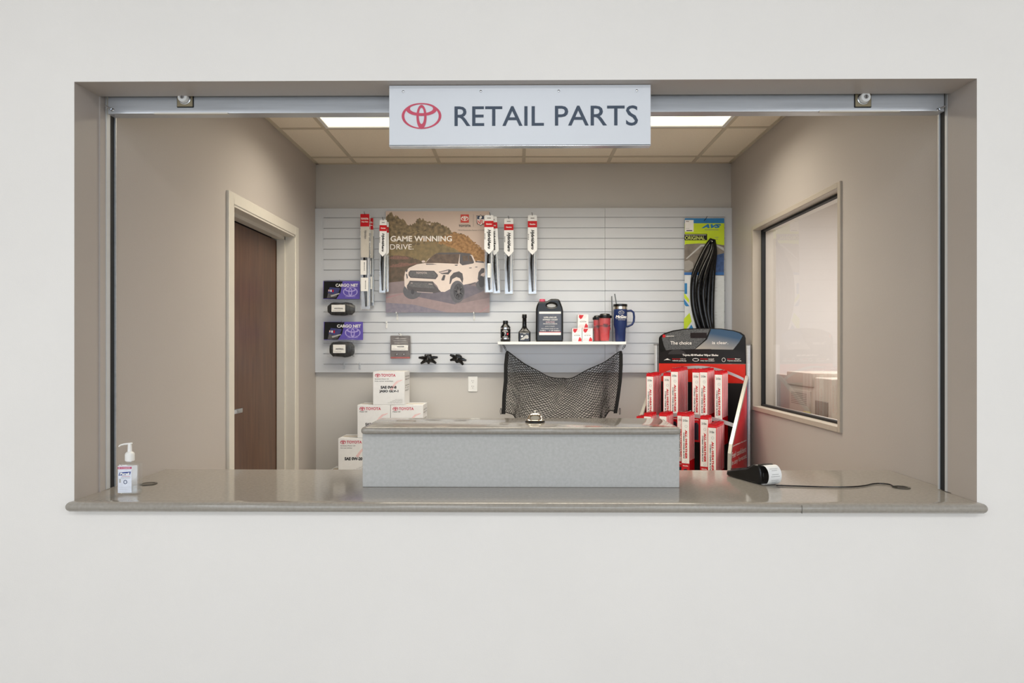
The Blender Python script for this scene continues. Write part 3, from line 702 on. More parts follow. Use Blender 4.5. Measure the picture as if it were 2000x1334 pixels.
# ---------------------------------------------------------------- packaged cargo nets
def cargo_pack(hx0, hy0, hx1, hy1, nx0, ny0, nx1, ny1, lab, seed):
    Y = 4.76; X, Z = P((hx0+hx1)/2, ny1, Y); k = Y/F
    t = thing('packaged_cargo_net', lab, 'cargo net pack', (X, Y, Z), 0, 'packaged cargo nets'); L0 = t.location
    def C(px, py): q = P(px, py, Y); return (q[0]-X, q[1]-Z)
    x0, z0 = C(hx0, hy1); x1, z1 = C(hx1, hy0)
    b = MB(); b.box(x0, x1, -.002, 0, z0, z1, mat('violet_card', (92,78,168), .4, var=.06), .0005, 1)
    w_ = x1-x0; h = z1-z0
    b.poly([(x0,z0+.004),(x0+w_*.02,z1-.001),(x0+w_*.53,z1-.002),(x0+w_*.47,z0+h*.35),(x0+w_*.36,z0+.001)], -.0024, M_black)
    b.poly([(x0+w_*.1,z0+h*.05),(x0+w_*.16,z0+h*.55),(x0+w_*.4,z0+h*.42),(x0+w_*.36,z0+h*.1)], -.0027, mat('ink_trunk', (88,84,88), .4, var=.3, nscale=80))
    b.poly([(x0+w_*.12,z0+h*.35),(x0+w_*.18,z0+h*.66),(x0+w_*.46,z0+h*.6),(x0+w_*.42,z0+h*.35),(x0+w_*.25,z0+h*.25)], -.0030, mat('ink_blue_car', (58,60,110), .4, var=.3, nscale=60))
    for q in range(3): b.rect(x0+w_*(.14+.055*q), x0+w_*(.175+.055*q), z0+h*(.42-.02*q), z0+h*(.52), -.0034, (M_pink, M_wprint, M_redd)[q])
    b.poly([(x0+w_*.2,z0+h*.2),(x0+w_*.44,z0+h*.33),(x0+w_*.44,z0+h*.27),(x0+w_*.22,z0+h*.12)], -.0032, M_lgrey)
    b.emblem(x0+w_*.74, z0+h*.4, w_*.4, -.0026, mat('lilac_ink', (170,158,214), .4))
    b.text('CARGO NET', x0+w_*.34, x0+w_*.95, z0+h*.68, z0+h*.85, -.0036, M_wprint, .03)
    for q in range(2): b.rect(x0+w_*.6, x0+w_*.88, z0+h*(.2-.08*q), z0+h*(.22-.08*q), -.003, mat('lilac_ink', (170,158,214), .4))
    b.build('header_card', t)
    x0, z0 = C(nx0, ny1); x1, z1 = C(nx1, ny0); w_ = x1-x0; h = z1-z0
    rnd = random.Random(seed); b = MB(); secs = []
    for k_ in range(9):
        f_ = k_/8; s_ = (1-abs(2*f_-1)**4)**.5*.5+.5; r = h/2*s_
        secs.append([(x0+w_*(.04+.92*f_), -.025+.022*s_*math.cos(a)*(1+rnd.uniform(-.12,.12)), (z0+z1)/2+r*math.sin(a)*(1+rnd.uniform(-.1,.04))) for a in [2*math.pi*j/18 for j in range(18)]])
    b.rings(secs, M_black, False, True)
    for q in range(16):
        xx = x0+w_*rnd.uniform(.12,.9); sl = rnd.uniform(-.012,.012)
        b.tube([(xx+sl*math.sin(a), -.025-.024*math.cos(a), (z0+z1)/2+h*.45*math.sin(a)) for a in [math.pi*(j/6-.5) for j in range(7)]], .0014, M_blackm if q % 3 else M_blackg, 5)
    b.build('rolled_net', t)
    b = MB(); b.box(x0+w_*.2, x0+w_*.66, -.052, -.0505, z0+h*.28, z0+h*.80, M_wprint); b.text('MATERIAL', x0+w_*.3, x0+w_*.6, z0+h*.48, z0+h*.58, -.0526, M_kprint, .04)
    b.text('PT347 34160', x0+w_*.25, x0+w_*.5, z0+h*.33, z0+h*.39, -.0526, M_gprint); b.build('price_label', t)
    b = MB(); b.box(x0-.008, x1+.012, -.056, -.001, z0-.004, z1+.02, M_bag, .012, 2)
    b.build('plastic_bag', t)
    b = MB(); q = C((hx0+hx1)/2, hy0); b.tube([(q[0], .03, q[1]-.004), (q[0], -.03, q[1]-.004), (q[0]-.006, -.04, q[1]+.006)], .0018, M_steel, 6); b.build('hanging_hook', t)
cargo_pack(631.5, 549, 703, 584, 640, 591, 697, 617, 'packaged cargo net with violet header card, upper of two at slatwall left', 3)
cargo_pack(632.5, 628.5, 709, 664, 644, 667, 696, 698, 'packaged cargo net with violet header card, lower of two at slatwall left', 8)

# ---------------------------------------------------------------- small grey packet
Y = 4.775; x0, z0 = P(762.5, 701, Y); x1, z1 = P(801.5, 655.5, Y); X = (x0+x1)/2
t = thing('accessory_packet', 'small grey carded packet in clear bag hanging below the truck poster', 'packet', (X, Y, z0)); hw = (x1-x0)/2; h = z1-z0
b = MB(); b.shape([[(-hw+.004,.001),(hw-.004,.001),(hw,.006),(hw,h-.004),(hw-.004,h),(-hw+.004,h),(-hw,h-.004),(-hw,.006)]], -.002, 0, mat('packet_card', (104,98,98), .5))
for q, (tx, a) in enumerate((('TYPE  LOCK', .55), ('ALLOY WHEEL', .65), ('SPLIT NUTS', .60))): b.text(tx, -hw*a, hw*a, h*(.88-.09*q)-.004, h*(.88-.09*q), -.0026, M_wprint, .03)
b.rect(-hw*.95, hw*.95, .004, .014, -.0024, mat('packet_red', (170,84,80), .5)); b.build('header_card', t)
b = MB(); b.box(-hw*.88, hw*.78, -.008, -.0035, h*.36, h*.60, M_wprint, .001, 1); b.text('MASTER', -hw*.3, hw*.4, h*.50, h*.55, -.0086, M_kprint, .05); b.rect(-hw*.8, hw*.5, h*.41, h*.43, -.0086, M_lgrey); b.build('price_label', t)
for sx in (-1, 1):
    b = MB(); b.lathe([(.008,0),(.009,.004),(.006,.012),(0,.014)], M_steel, seg=14, M=T(sx*hw*.35, -.004, h*.2) @ RX(math.pi/2)); b.build('fitting', t)
b = MB(); b.box(-hw-.002, hw+.002, -.02, -.001, -.002, h+.002, M_bag, .004, 2); b.build('plastic_bag', t)
b = MB(); b.tube([(0,.026,h+.006),(0,-.03,h+.006),(-.006,-.038,h+.014)], .002, M_steel, 6); b.lathe([(.009,0),(.009,.002)], M_white, seg=16, M=T(0,-.004,h+.006) @ RX(math.pi/2)); b.build('hanging_hook', t)
# ---------------------------------------------------------------- black star-shaped caps
def star(px, py, lab, rot, sq, kk):
    Y = 4.77; X, Z = P(px, py, Y); t = thing('star_shaped_knob', lab, 'knob', (X, Y, Z), 0, 'black star-shaped knobs'); t.rotation_euler = (.25, rot, 0)
    for k in range(7):
        a = 2*math.pi*k/7+.25; r = .07 if abs(math.cos(a)) > .5 else .048
        r *= kk
        b = MB(); b.tube([(.012*math.cos(a), -.022, .012*math.sin(a)*sq), (.6*r*math.cos(a), -.014, .6*r*math.sin(a)*sq), (r*math.cos(a), -.018, r*math.sin(a)*sq-.002)], [.016,.0125,.007], M_blackg, 8); b.build('spoke', t)
    b = MB(); b.lathe([(.030,.0),(.032,.014),(.026,.028),(.014,.034),(0,.035)], M_blackg, seg=20, M=RX(math.pi/2)); b.lathe([(.015,.030),(.017,.040),(.011,.044),(0,.042)], M_black, seg=16, M=RX(math.pi/2)); b.build('hub', t)
    b = MB(); b.tube([(0,.034,.004),(0,-.05,.004),(0,-.056,.012)], .0022, M_steel, 6); b.build('hanging_hook', t)
star(837, 699.5, 'black star-shaped knob hanging on the slatwall, left one of two', 0, .75, 1.0)
star(895, 699.5, 'black star-shaped knob hanging tilted on the slatwall, right one of two', .35, .7, .9)

# ---------------------------------------------------------------- shelf and goods
ys0, ys1 = 4.60, 4.80
sx0 = P(972, 670, ys0)[0]; sx1 = P(1223, 670, ys0)[0]; zs = P(1100, 667.3, ys0)[1]; zsb = P(1100, 672.8, ys0)[1]
t = thing('wall_shelf', 'white wall shelf on the slatwall carrying bottles, boxes and cups', 'shelf', ((sx0+sx1)/2, YF, zsb)); L0 = t.location
b = MB(); b.box(sx0, sx1, ys0, YF-.0008, zsb, zs, M_white, .001, 1); b.build('shelf_board', t, L0, True)
for px in (978, 1212):
    X = P(px, 680, 4.65)[0]; b = MB(); b.box(X-.0015, X+.0015, ys0+.03, YF-.0008, zsb-.004, zsb-.0003, M_acry)
    b.shape([[(0,0),(0,-.055),(.02,-.055),(.14,-.01),(.14,0)]], -.002, .002, M_acry, M=T(X, YF-.001, zsb-.0005) @ RZ(-math.pi/2))
    b.box(X-.012, X+.012, YF-.004, YF-.0008, zsb-.058, zsb-.0005, M_acry); b.build('shelf_bracket', t, L0, True)
YS = 4.69; kS = YS/F
def item(name, px0, px1, lab, cat, y=YS, group=None, z=None):
    X = P((px0+px1)/2, 680, y)[0]; return thing(name, lab, cat, (X, y, (zs if z is None else z)+.0004), 0, group), (px1-px0)*y/F/2
def barrel(t, r, h0, h1, n, m, M_): pass
def curved_label(b, r, z0, z1, a0, a1, m, n=12, sq=1):
    vs = []; 
    for k in range(n+1):
        a = a0+(a1-a0)*k/n; vs += [(r*math.sin(a), -r*math.cos(a)*sq, z0), (r*math.sin(a), -r*math.cos(a)*sq, z1)]
    b.add(vs, [(2*k, 2*k+2, 2*k+3, 2*k+1) for k in range(n)], m, True)
def ctext(b, s_, x0, x1, z0, z1, r, m, bold=0, sq=1, shear=0):
    v, f = text_mesh(s_, bold, shear)
    vs = []
    for a, c, d in v:
        x = x0+(x1-x0)*a; vs.append((x, -math.sqrt(max(0, r*r-x*x))*sq-d, z0+(z1-z0)*c))
    b.add(vs, f, m)
# black can
t, r = item('fluid_can', 977.5, 997, 'small black canister with silver-banded label at left end of the shelf', 'canister'); h = 41*kS
b = MB(); b.lathe([(r*.96,0),(r,.002),(r,h*.66),(r*.97,h*.70),(r*.45,h*.86),(r*.42,h*.88)], M_black, seg=28); b.build('body', t)
b = MB(); b.lathe([(r*.52,h*.86),(r*.54,h*.875),(r*.50,h),(0,h)], M_black, seg=20); b.build('cap', t)
b = MB(); R = r*1.015; curved_label(b, R, h*.10, h*.69, -1.35, 1.35, M_blackg); R2 = r*1.03
curved_label(b, R2, h*.60, h*.67, -1.3, 1.3, M_steel); curved_label(b, R2, h*.12, h*.18, -1.3, 1.3, M_steel)
ctext(b, 'TOYOTA', -r*.5, r*.35, h*.53, h*.56, R2, M_wprint, .03); ctext(b, 'BRAKE FLUID', -r*.6, r*.5, h*.47, h*.51, R2, M_wprint, .03)
b.poly([(-r*.25,h*.24),(-r*.1,h*.30),(r*.15,h*.42),(r*.05,h*.45),(-r*.3,h*.44),(-r*.3,h*.41),(0,h*.41),(-r*.2,h*.3)], -R2-.0005, M_lgrey); b.poly([(r*.35,h*.3),(r*.6,h*.33),(r*.6,h*.42),(r*.3,h*.4)], -R2*.98, M_red)
ctext(b, 'SYNTHETIC', -r*.55, r*.5, h*.21, h*.24, R2, M_wprint, .03); b.build('label', t)
# long neck bottle
t, r = item('additive_bottle', 1012.5, 1036, 'black long-necked bottle with squared base on the shelf', 'bottle'); h = 53.5*kS
prof = [(0,.96,.6),(.01,1,.66),(.30,1,.66),(.36,.96,.62),(.44,.66,.44),(.52,.40,.36),(.60,.35,.34),(.84,.33,.33),(.86,.30,.3)]
secs = []
for z, sx, sy in prof: secs.append([(x, y, z*h) for x, y in rrect(2*r*sx, 2*r*sy, r*min(sx,sy)*(.35 if z < .4 else .9), 4)])
b = MB(); b.rings(secs, M_blackg, True, True); b.build('body', t)
b = MB(); b.lathe([(r*.38,h*.86),(r*.40,h*.87),(r*.38,h*.99),(r*.34,h),(0,h)], M_black, seg=18); b.build('cap', t)
b = MB(); yl = -r*.66-.001; b.rect(-r*.78, r*.78, h*.05, h*.33, yl, mat('label_dark', (44,48,58), .3)); b.rect(-r*.78, r*.78, h*.315, h*.33, yl-.0004, M_lgrey)
b.poly([(-r*.7,h*.07),(-r*.5,h*.12),(-r*.1,h*.17),(-r*.05,h*.2),(r*.35,h*.25),(r*.6,h*.23),(r*.7,h*.14),(r*.5,h*.1),(r*.2,h*.12),(-r*.1,h*.07)], yl-.0004, M_lgrey)
b.poly([(-r*.5,h*.16),(-r*.6,h*.22),(-r*.3,h*.23),(-r*.2,h*.19)], yl-.0004, M_wprint); b.text('FUEL', -r*.2, r*.25, h*.275, h*.295, yl-.0004, M_wprint, .03); b.build('label', t)
# coolant jug
t, r = item('coolant_jug', 1046.5, 1099, 'large black jug with pink cap and built-in handle on the shelf', 'jug'); h = 82*kS; d = .05
def J(zx, zy): return (((960+zx/6.897)-1072.75)*kS, (667-(560+zy/6.897))*kS)
out = [J(*q) for q in ((600,735),(612,742),(940,742),(955,735),(960,700),(960,330),(950,280),(915,190),(895,170),(860,165),(800,166),(775,180),(740,205),(640,205),(625,215),(610,250),(598,300),(595,700))]
hole = [J(805+62*math.cos(a), 255+27*math.sin(a)) for a in [2*math.pi*k/18 for k in range(18)]]
b = MB(); b.shape([out, hole], -d, d, M_black, .010, True)
b.build('body', t)
b = MB(); x0, z0 = J(645,200); x1, z1 = J(722,164); b.lathe([((x1-x0)/2,0),((x1-x0)/2,(z1-z0)*.9),((x1-x0)/2*.9,z1-z0),(0,z1-z0)], mat('pink_cap', (214,92,118), .4), cx=(x0+x1)/2, cz=z0, seg=24); b.build('cap', t)
b = MB(); x0, z0 = J(638,650); x1, z1 = J(928,338); yl = -d-.0006; b.rect(x0, x1, z0, z1, yl, mat('jug_label', (84,88,100), .3, var=.1))
b.rect(x0, x1, J(0,366)[1], z1, yl-.0003, M_wprint); b.rect(x0, x1, z0, J(0,608)[1], yl-.0003, M_wprint); b.rect(x0, x1, J(0,615)[1], J(0,608)[1], yl-.0005, M_red)
for s_, a0, c0, a1, c1, m in (('SUPER LONG LIFE',700,405,870,425,M_wprint),('ANTIFREEZE / COOLANT',685,436,885,455,M_wprint),('50/50',725,470,845,484,M_pink),('Anticongelant',690,492,880,510,M_wprint),('pret a l emploi',720,524,845,545,M_lgrey),('Pre-mixed ready to use',670,560,895,572,M_wprint),('3.78 L     1 US Gallon',655,585,912,598,M_wprint)):
    p0 = J(a0, c1); p1 = J(a1, c0); b.text(s_, p0[0], p1[0], p0[1], p1[1], yl-.0006, m, .02)
b.build('label', t)
# small filter boxes
def smallbox(px0, px1, py0, py1, y, z, lab, seed):
    t, r = item('filter_box', px0, px1, lab, 'box', y, 'small red and white boxes', z); h = (py1-py0)*y/F; rnd = random.Random(seed)
    b = MB(); b.box(-r, r, 0, 2*r, 0, h, M_wcard, .001, 1)
    y_ = -.0006
    for bx, bz, s_ in ((-.9,.98,-1), (.9,.02,1)):
        b.poly([(r*-.75, h*.97),(r*.15, h*.97),(-r*.2,h*.72),(-r*.5,h*.66),(-r*.8,h*.80)] if s_ < 0 else [(r*.2,h*.03),(r*.92,h*.03),(r*.92,h*.2),(r*.55,h*.36),(r*.35,h*.22)], y_, M_red)
    for q in range(3): b.poly([(r*(.3+.2*q),h*.97),(r*(.36+.2*q),h*.97),(r*(.0+.2*q),h*.72),(r*(-.06+.2*q),h*.72)], y_, M_pink)
    for q in range(4): b.poly([(-r*(.9-.25*q),h*.04),(-r*(.78-.25*q),h*.04),(-r*(.5-.25*q),h*.28),(-r*(.6-.25*q),h*.28)], y_, M_pink)
    b.text('Genuine', -r*.45, r*.4, h*.55, h*.59, y_, M_lgrey, .02); b.text('OIL FILTER', -r*.65, r*.65, h*.44, h*.50, y_, M_gprint, .04)
    b.build('carton', t)
    b = MB(); b.box(-r*.98, r*.98, .002, 2*r-.002, h, h+.0006, M_wcard); b.box(-r*.98,-r*.5,.0,.002,h,h+.0008,M_red); b.build('top_flap', t)
    return t, h
t1, h1 = smallbox(1117.5, 1136.5, 641, 667, 4.66, None, 'small red and white box on the shelf, bottom left of three', 1)
smallbox(1137.5, 1157.5, 641, 667, 4.66, None, 'small red and white box on the shelf, bottom right of three', 2)
smallbox(1128.5, 1149, 614, 640.5, 4.665, zs+h1+.0015, 'small red and white box stacked on top of two others', 3)
# red tumblers
def tumbler(px0, px1, y, lab, sc_=1):
    t, r = item('red_tumbler', px0, px1, lab, 'tumbler', y, 'red insulated tumblers'); h = 55*kS*sc_
    M_rt = mat('red_plastic', (200,34,40), .25, var=.12, nscale=70)
    b = MB(); b.lathe([(r*.60,.006),(r*.66,h*.1),(r*.84,h*.84),(r*.80,h*.84)], M_rt, seg=28); b.lathe([(r*.845,h*.42),(r*.85,h*.50)], M_redd, seg=28)
    ctext(b, 'TRD', -r*.35, r*.35, h*.5, h*.62, r*.86, M_blackg, .03); curved_label(b, r*.86, h*.55, h*.57, -1.2, 1.2, M_blackg); b.build('liner', t)
    b = MB(); b.lathe([(r*.70,0),(r*.78,h*.08),(r*.97,h*.86)], M_acry, seg=28); b.build('outer_wall', t)
    b = MB(); b.lathe([(r*.98,h*.83),(r*1.02,h*.86),(r*1.0,h*.92),(r*.8,h*.93),(r*.7,h*.98),(r*.3,h),(0,h)], M_black, seg=28); b.build('lid', t)
    return t
tumbler(1157.5, 1176, 4.745, 'red tumbler half hidden behind the front one, nearer the small boxes', .95)
tumbler(1168, 1194.5, 4.675, 'red tumbler with black lid standing in front, left of the blue mug')
# blue mug
t, r = item('travel_mug', 1197.5, 1225.5, 'tall navy blue travel mug with handle, steel rim and white print', 'mug', 4.68); r *= .96; h = 73*kS
M_navy = mat('navy_enamel', (30,48,96), .25, var=.04)
b = MB(); b.lathe([(r*.70,0),(r*.73,.003),(r*.80,h*.34),(r*.98,h*.45),(r,h*.86)], M_navy, seg=36); b.build('body', t)
b = MB(); b.lathe([(r,h*.86),(r*1.01,h*.87),(r*1.01,h*.93)], M_chrome, seg=36); b.build('steel_rim', t)
b = MB(); b.lathe([(r*1.02,h*.93),(r*1.03,h*.95),(r*1.02,h*.995),(r*.9,h),(0,h*.995)], M_black, seg=36); b.build('lid', t)
b = MB(); hp = [(r*.96,0,h*.82),(r*1.55,0,h*.83),(r*1.92,0,h*.78),(r*2.0,0,h*.66),(r*1.95,0,h*.54),(r*1.7,0,h*.46),(r*1.25,0,h*.42),(r*.9,0,h*.40)]
b.tube(hp, .0075, M_navy, 10); b.build('handle', t)
b = MB(); ctext(b, 'McGee', -r*.78, r*.8, h*.62, h*.70, r*1.012, M_wprint, .05, shear=.2); curved_label(b, r*1.012, h*.605, h*.61, -.8, .9, M_wprint); ctext(b, 'AUTO GROUP', -r*.45, r*.6, h*.565, h*.585, r*1.012, M_lgrey, .02)
vs = []
b.ering(0,h*.77,r*.42,h*.045,0,h*.77,r*.36,h*.037,-r*1.02,M_lgrey); b.ering(r*.05,h*.79,r*.25,h*.03,r*.05,h*.79,r*.2,h*.024,-r*1.02,M_lgrey); b.build('printed_logo', t)
b = MB(); b.tube([(-r*.52,.01,h*.99),(-r*.78,.012,h*1.28)], .0042, mat('steel_straw', (120,124,126), .3, metal=.7), 10); b.build('straw', t)
X = P(1197, 680, 4.71)[0]
ts = thing('spare_straw', 'grey metal drinking straw standing upright left of the navy mug', 'straw', (X, 4.735, zs+.0004)); b = MB(); b.tube([(.004,0,0),(-.003,.01,90*kS)], .0042, mat('steel_straw', (120,124,126)), 10); b.build('tube', ts)
b = MB(); b.box(-.012, .012, -.012, .02, .0005, 52*kS, M_bag, .004, 1); b.build('sleeve', ts)
X = P(1222, 680, 4.735)[0]
b = MB(); secs = []; rnd = random.Random(4)
for k in range(7):
    f_ = k/6; secs.append([(x+rnd.uniform(-.003,.003)-.01*f_, y+rnd.uniform(-.003,.003), f_*.20) for x, y in rrect(.07-.02*abs(f_-.5), .03, .012, 3)])
b.rings(secs, M_bag, False, True); bagm = b.build('plastic_bag', None, (X-.004, 4.765, zs+.0004)); tag(bagm, 'crumpled clear plastic bag behind the navy mug at the shelf end', 'bag')

# ---------------------------------------------------------------- hanging cargo net
YN = 4.64
t = thing('cargo_net', 'black mesh cargo net hanging in a swag from the shelf by its hooks', 'cargo net', (P(1098,680,YN)[0], YN, P(1098,816,YN)[1])); L0 = t.location
def NP(zx, zy, dy=0): q = P(940+zx/6.25, 660+zy/6.25, YN); return Vector((q[0], YN+dy, q[1]))
Lt = [(318,160),(300,330),(298,520),(280,700),(275,900)]; Rt = [(1700,160),(1702,330),(1690,520),(1665,720),(1640,905)]
def interp(tab, f_):
    n = len(tab)-1; k = min(n-1, int(f_*n)); a = f_*n-k; return (tab[k][0]*(1-a)+tab[k+1][0]*a, tab[k][1]*(1-a)+tab[k+1][1]*a)
TOP = [(318,160),(430,245),(600,360),(780,445),(920,490),(1000,498),(1090,485),(1220,435),(1400,345),(1560,250),(1700,160)]
BOT = [(275,900),(380,935),(440,1000),(560,1090),(760,1130),(1000,1150),(1200,1130),(1420,1080),(1500,1000),(1560,890),(1640,905)]
rnd = random.Random(11)
def cs(tab, f_):
    # smooth interpolation through points
    n = len(tab)-1; k = min(n-1, int(f_*n)); a = f_*n-k
    p0 = tab[max(k-1,0)]; p1 = tab[k]; p2 = tab[k+1]; p3 = tab[min(k+2,n)]
    return tuple(.5*((2*p1[i])+(-p0[i]+p2[i])*a+(2*p0[i]-5*p1[i]+4*p2[i]-p3[i])*a*a+(-p0[i]+3*p1[i]-3*p2[i]+p3[i])*a**3) for i in (0,1))
def net_pt(u, v):
    top = cs(TOP, u); bot = cs(BOT, u); lf = interp(Lt, v); rg = interp(Rt, v)
    c0, c1 = TOP[0], TOP[-1]; c2, c3 = BOT[0], BOT[-1]
    x = (1-v)*top[0]+v*bot[0]+(1-u)*lf[0]+u*rg[0]-((1-u)*(1-v)*c0[0]+u*(1-v)*c1[0]+(1-u)*v*c2[0]+u*v*c3[0])
    y = (1-v)*top[1]+v*bot[1]+(1-u)*lf[1]+u*rg[1]-((1-u)*(1-v)*c0[1]+u*(1-v)*c1[1]+(1-u)*v*c2[1]+u*v*c3[1])
    w_ = min(1, 4*u, 4*(1-u))
    x += 11*math.sin(u*31+v*5)*w_+8*math.sin(u*17-v*9)*w_
    y += w_*(7*math.sin(u*23+v*7)+60*v*(1-v)*math.sin(u*12.6)*.35)
    return NP(x, y, .012*math.sin(u*40+v*4)*w_+.01*math.sin(u*19-v*6)*w_)
b = MB(); NU, NV = 80, 21
def node(i, j2):      # j2 counts half rows
    q = random.Random(i*997+j2*13+5)
    return net_pt(min(1, max(0, i/NU+q.uniform(-.002,.002))), min(1.0, max(0, (j2/2+q.uniform(-.12,.12))/NV)))
for k in range(NV+1):
    for sg_ in (1, -1):
        if (k == 0 and sg_ < 0) or (k == NV and sg_ > 0): continue
        b.tube([node(i, 2*k+(sg_ if i % 2 else 0)) for i in range(NU+1)], .0026, M_blackm, 4)
b.tube([net_pt(i/NU, 0) for i in range(NU+1)], .0032, M_blackm, 6); b.tube([net_pt(i/NU, 1) for i in range(NU+1)], .0032, M_blackm, 6)
b.build('net_mesh', t, L0, True)
for side, tab, ww in ((0, [(318,158),(300,330),(298,520),(280,700),(272,930)], 46), (1, [(1703,158),(1704,330),(1694,520),(1668,720),(1636,920)], 44)):
    b = MB(); secs = []
    for k in range(17):
        c = interp(tab, k/16); hw_ = ww/2*(.55 if k == 0 else 1)
        a = NP(c[0]-hw_, c[1], -.004); d_ = NP(c[0]+hw_, c[1], -.004)
        secs.append([a, d_, d_+Vector((0,.005,0)), a+Vector((0,.005,0))])
    b.rings(secs, M_blackm, True, True); b.build('edge_strap', t, L0, True)
def clip(zx, zy, dx, ln):
    b = MB(); c = NP(zx, zy, -.004); r1, r2 = .005, .5*ln
    p = [c+Vector((r1*math.cos(a)+dx*math.sin(a)*r2, 0, r2*math.sin(a))) for a in [2*math.pi*k/16 for k in range(16)]]
    b.tube(p, .0018, M_black, 6, closed=True); b.tube([c+Vector((r1*.9,0,-r2*.4)), c+Vector((r1*.9+dx*r2*.6,0,r2*.5))], .0015, M_black, 6); b.build('snap_hook', t, L0, True)
clip(283, 112, -.5, .050); clip(1742, 105, .5, .040); clip(240, 895, 0, .042); clip(1690, 895, 0, .044)

# ---------------------------------------------------------------- visor pack on the slatwall
YV = 4.772; kV = YV/F
def V(zx, zy): return P(1180+zx/4.766, 400+zy/4.766, YV)
x0, z1 = V(750, 125); x1, _ = V(1118, 125); z0 = P(1370, 690, YV)[1]
t = thing('window_visor_pack', 'tall lime and blue visor pack holding curved glossy black visors', 'visor pack', ((x0+x1)/2, YV, z0)); L0 = t.location
b = MB(); M_lime = mat('lime_print', (190,212,40), .35, var=.02); M_blue = mat('blue_print', (44,120,176), .35, var=.03)
b.box(x0, x1, YV, YV+.003, z0, z1, mat('card_white2', (206,210,212), .35)); yy = YV-.0004
def R(a, c, d_, e, m, o=0): p = V(a, e); q = V(d_, c); b.rect(p[0], q[0], p[1], q[1], yy-o, m)
def Q(l, m, o=0): b.poly([V(*q) for q in l], yy-o, m)
R(750,125,1118,172,M_blue); R(750,172,1118,378,M_lime)
Q([(748,378),(760,366),(880,360),(1000,362),(1118,376),(1115,660),(745,650)], mat('car_photo', (104,96,88), .4, c2=(138,130,120), nscale=14), .0003)
Q([(900,372),(760,500),(770,505),(905,388),(1040,382),(1115,430),(1115,400),(1040,368)], M_lgrey, .0005)
Q([(748,525),(790,515),(830,540),(830,590),(780,615),(748,610)], mat('mirror_ink', (150,146,140), .4), .0006)
Q([(1040,470),(1115,450),(1115,655),(1040,655)], mat('blue_photo', (60,84,130), .4, var=.3, nscale=30), .0006)
R(745,628,1115,654,mat('blue_dark', (52,100,160), .4),.0007)
R(748,272,958,330,M_black,.0008); p = V(752,325); q = V(936,290); b.text('ORIGINAL', p[0], q[0], p[1], q[1], yy-.0012, mat('olive_print', (196,206,110), .4), .02)
R(752,278,950,284,M_lgrey,.0011)
p = V(905,218); q = V(1088,180); b.text('AVS', p[0], q[0], p[1], q[1], yy-.0006, M_blue, .07, .35)
R(935,231,1065,236,M_gprint,.0006); R(1030,300,1065,304,M_gprint,.0006); R(1040,318,1058,322,M_gprint,.0006)
R(752,142,832,250,M_wprint,.0008); R(760,152,790,158,M_gprint,.0012); R(765,236,820,244,M_kprint,.0012); R(760,220,792,224,M_lgrey,.0012)
R(748,730,772,830,M_blue,.0006); Q([(745,820),(790,880),(790,915),(745,865)], M_lime, .0006); Q([(742,875),(790,940),(790,945),(760,945),(745,925)], M_blue,.0006)
Q([(742,1060),(795,1005),(815,1085),(760,1160),(742,1160)], M_lime,.0006); Q([(780,1160),(812,1115),(835,1160)], M_blue,.0006)
for k in range(6): R(1030,(690,770,800,1000,1025,1060)[k],1052,(694,774,804,1004,1029,1064)[k],M_lgrey,.0006)
b.build('backing_card', t, L0, True)
def visor(l, wd, dy):
    b = MB(); c = [V(*q) for q in l]; n = 24; secs = []
    for k in range(n+1):
        f_ = k/n; p = cs(l, f_); p = V(*p); p2 = cs(l, min(1, f_+.01)); p2 = V(*p2); p1 = cs(l, max(0, f_-.01)); p1 = V(*p1)
        tx, tz = p2[0]-p1[0], p2[1]-p1[1]; ll = math.hypot(tx, tz); nx, nz = -tz/ll, tx/ll
        w_ = wd*(.5+.5*min(1, 3.2*f_))
        arc = []
        for j in range(7):
            a = math.pi*j/6; arc.append((p[0]+nx*w_*math.cos(a), YV-dy-.018*math.sin(a), p[1]+nz*w_*math.cos(a)))
        for j in range(6, -1, -1):
            a = math.pi*j/6; arc.append((p[0]+nx*(w_-.002)*math.cos(a), YV-dy+.002-.018*math.sin(a)*.9, p[1]+nz*(w_-.002)*math.cos(a)))
        secs.append(arc)
    b.rings(secs, mat('visor_acrylic', (10,10,12), .10, var=.2, nscale=90, bump=.3, bscale=60), True, True); b.build('visor', t, L0, True)
visor([(990,320),(940,400),(880,530),(832,660),(820,830),(835,980),(880,1150),(930,1330)], .019, .012)
visor([(1000,325),(985,430),(930,560),(885,680),(868,820),(885,980),(925,1150),(960,1330)], .018, .020)
visor([(1005,330),(1000,440),(955,580),(925,700),(912,830),(925,980),(960,1150),(985,1330)], .017, .028)
visor([(1015,330),(1015,450),(985,600),(970,720),(962,840),(960,1000),(985,1150),(1000,1330)], .016, .020)
visor([(1020,330),(1030,450),(1012,600),(1005,740),(1000,860),(998,1000),(1002,1150),(1008,1330)], .017, .012)
b = MB(); p = V(985,352); b.lathe([(.011,0),(.011,.045),(.004,.05)], M_black, seg=16, M=T(p[0], YV-.004, p[1]+.003) @ RX(math.pi/2)); b.lathe([(.003,.0),(.003,.003),(0,.004)], M_chrome, seg=10, M=T(p[0], YV-.055, p[1]) @ RX(math.pi/2)); b.build('bundle_wrap', t, L0, True)
b = MB(); p = V(930,150); b.tube([(p[0],YF-.0004,p[1]+.003),(p[0],YV-.03,p[1]+.003),(p[0]+.008,YV-.05,p[1]+.022)], .002, M_dark, 6); b.build('hanging_hook', t, L0, True)

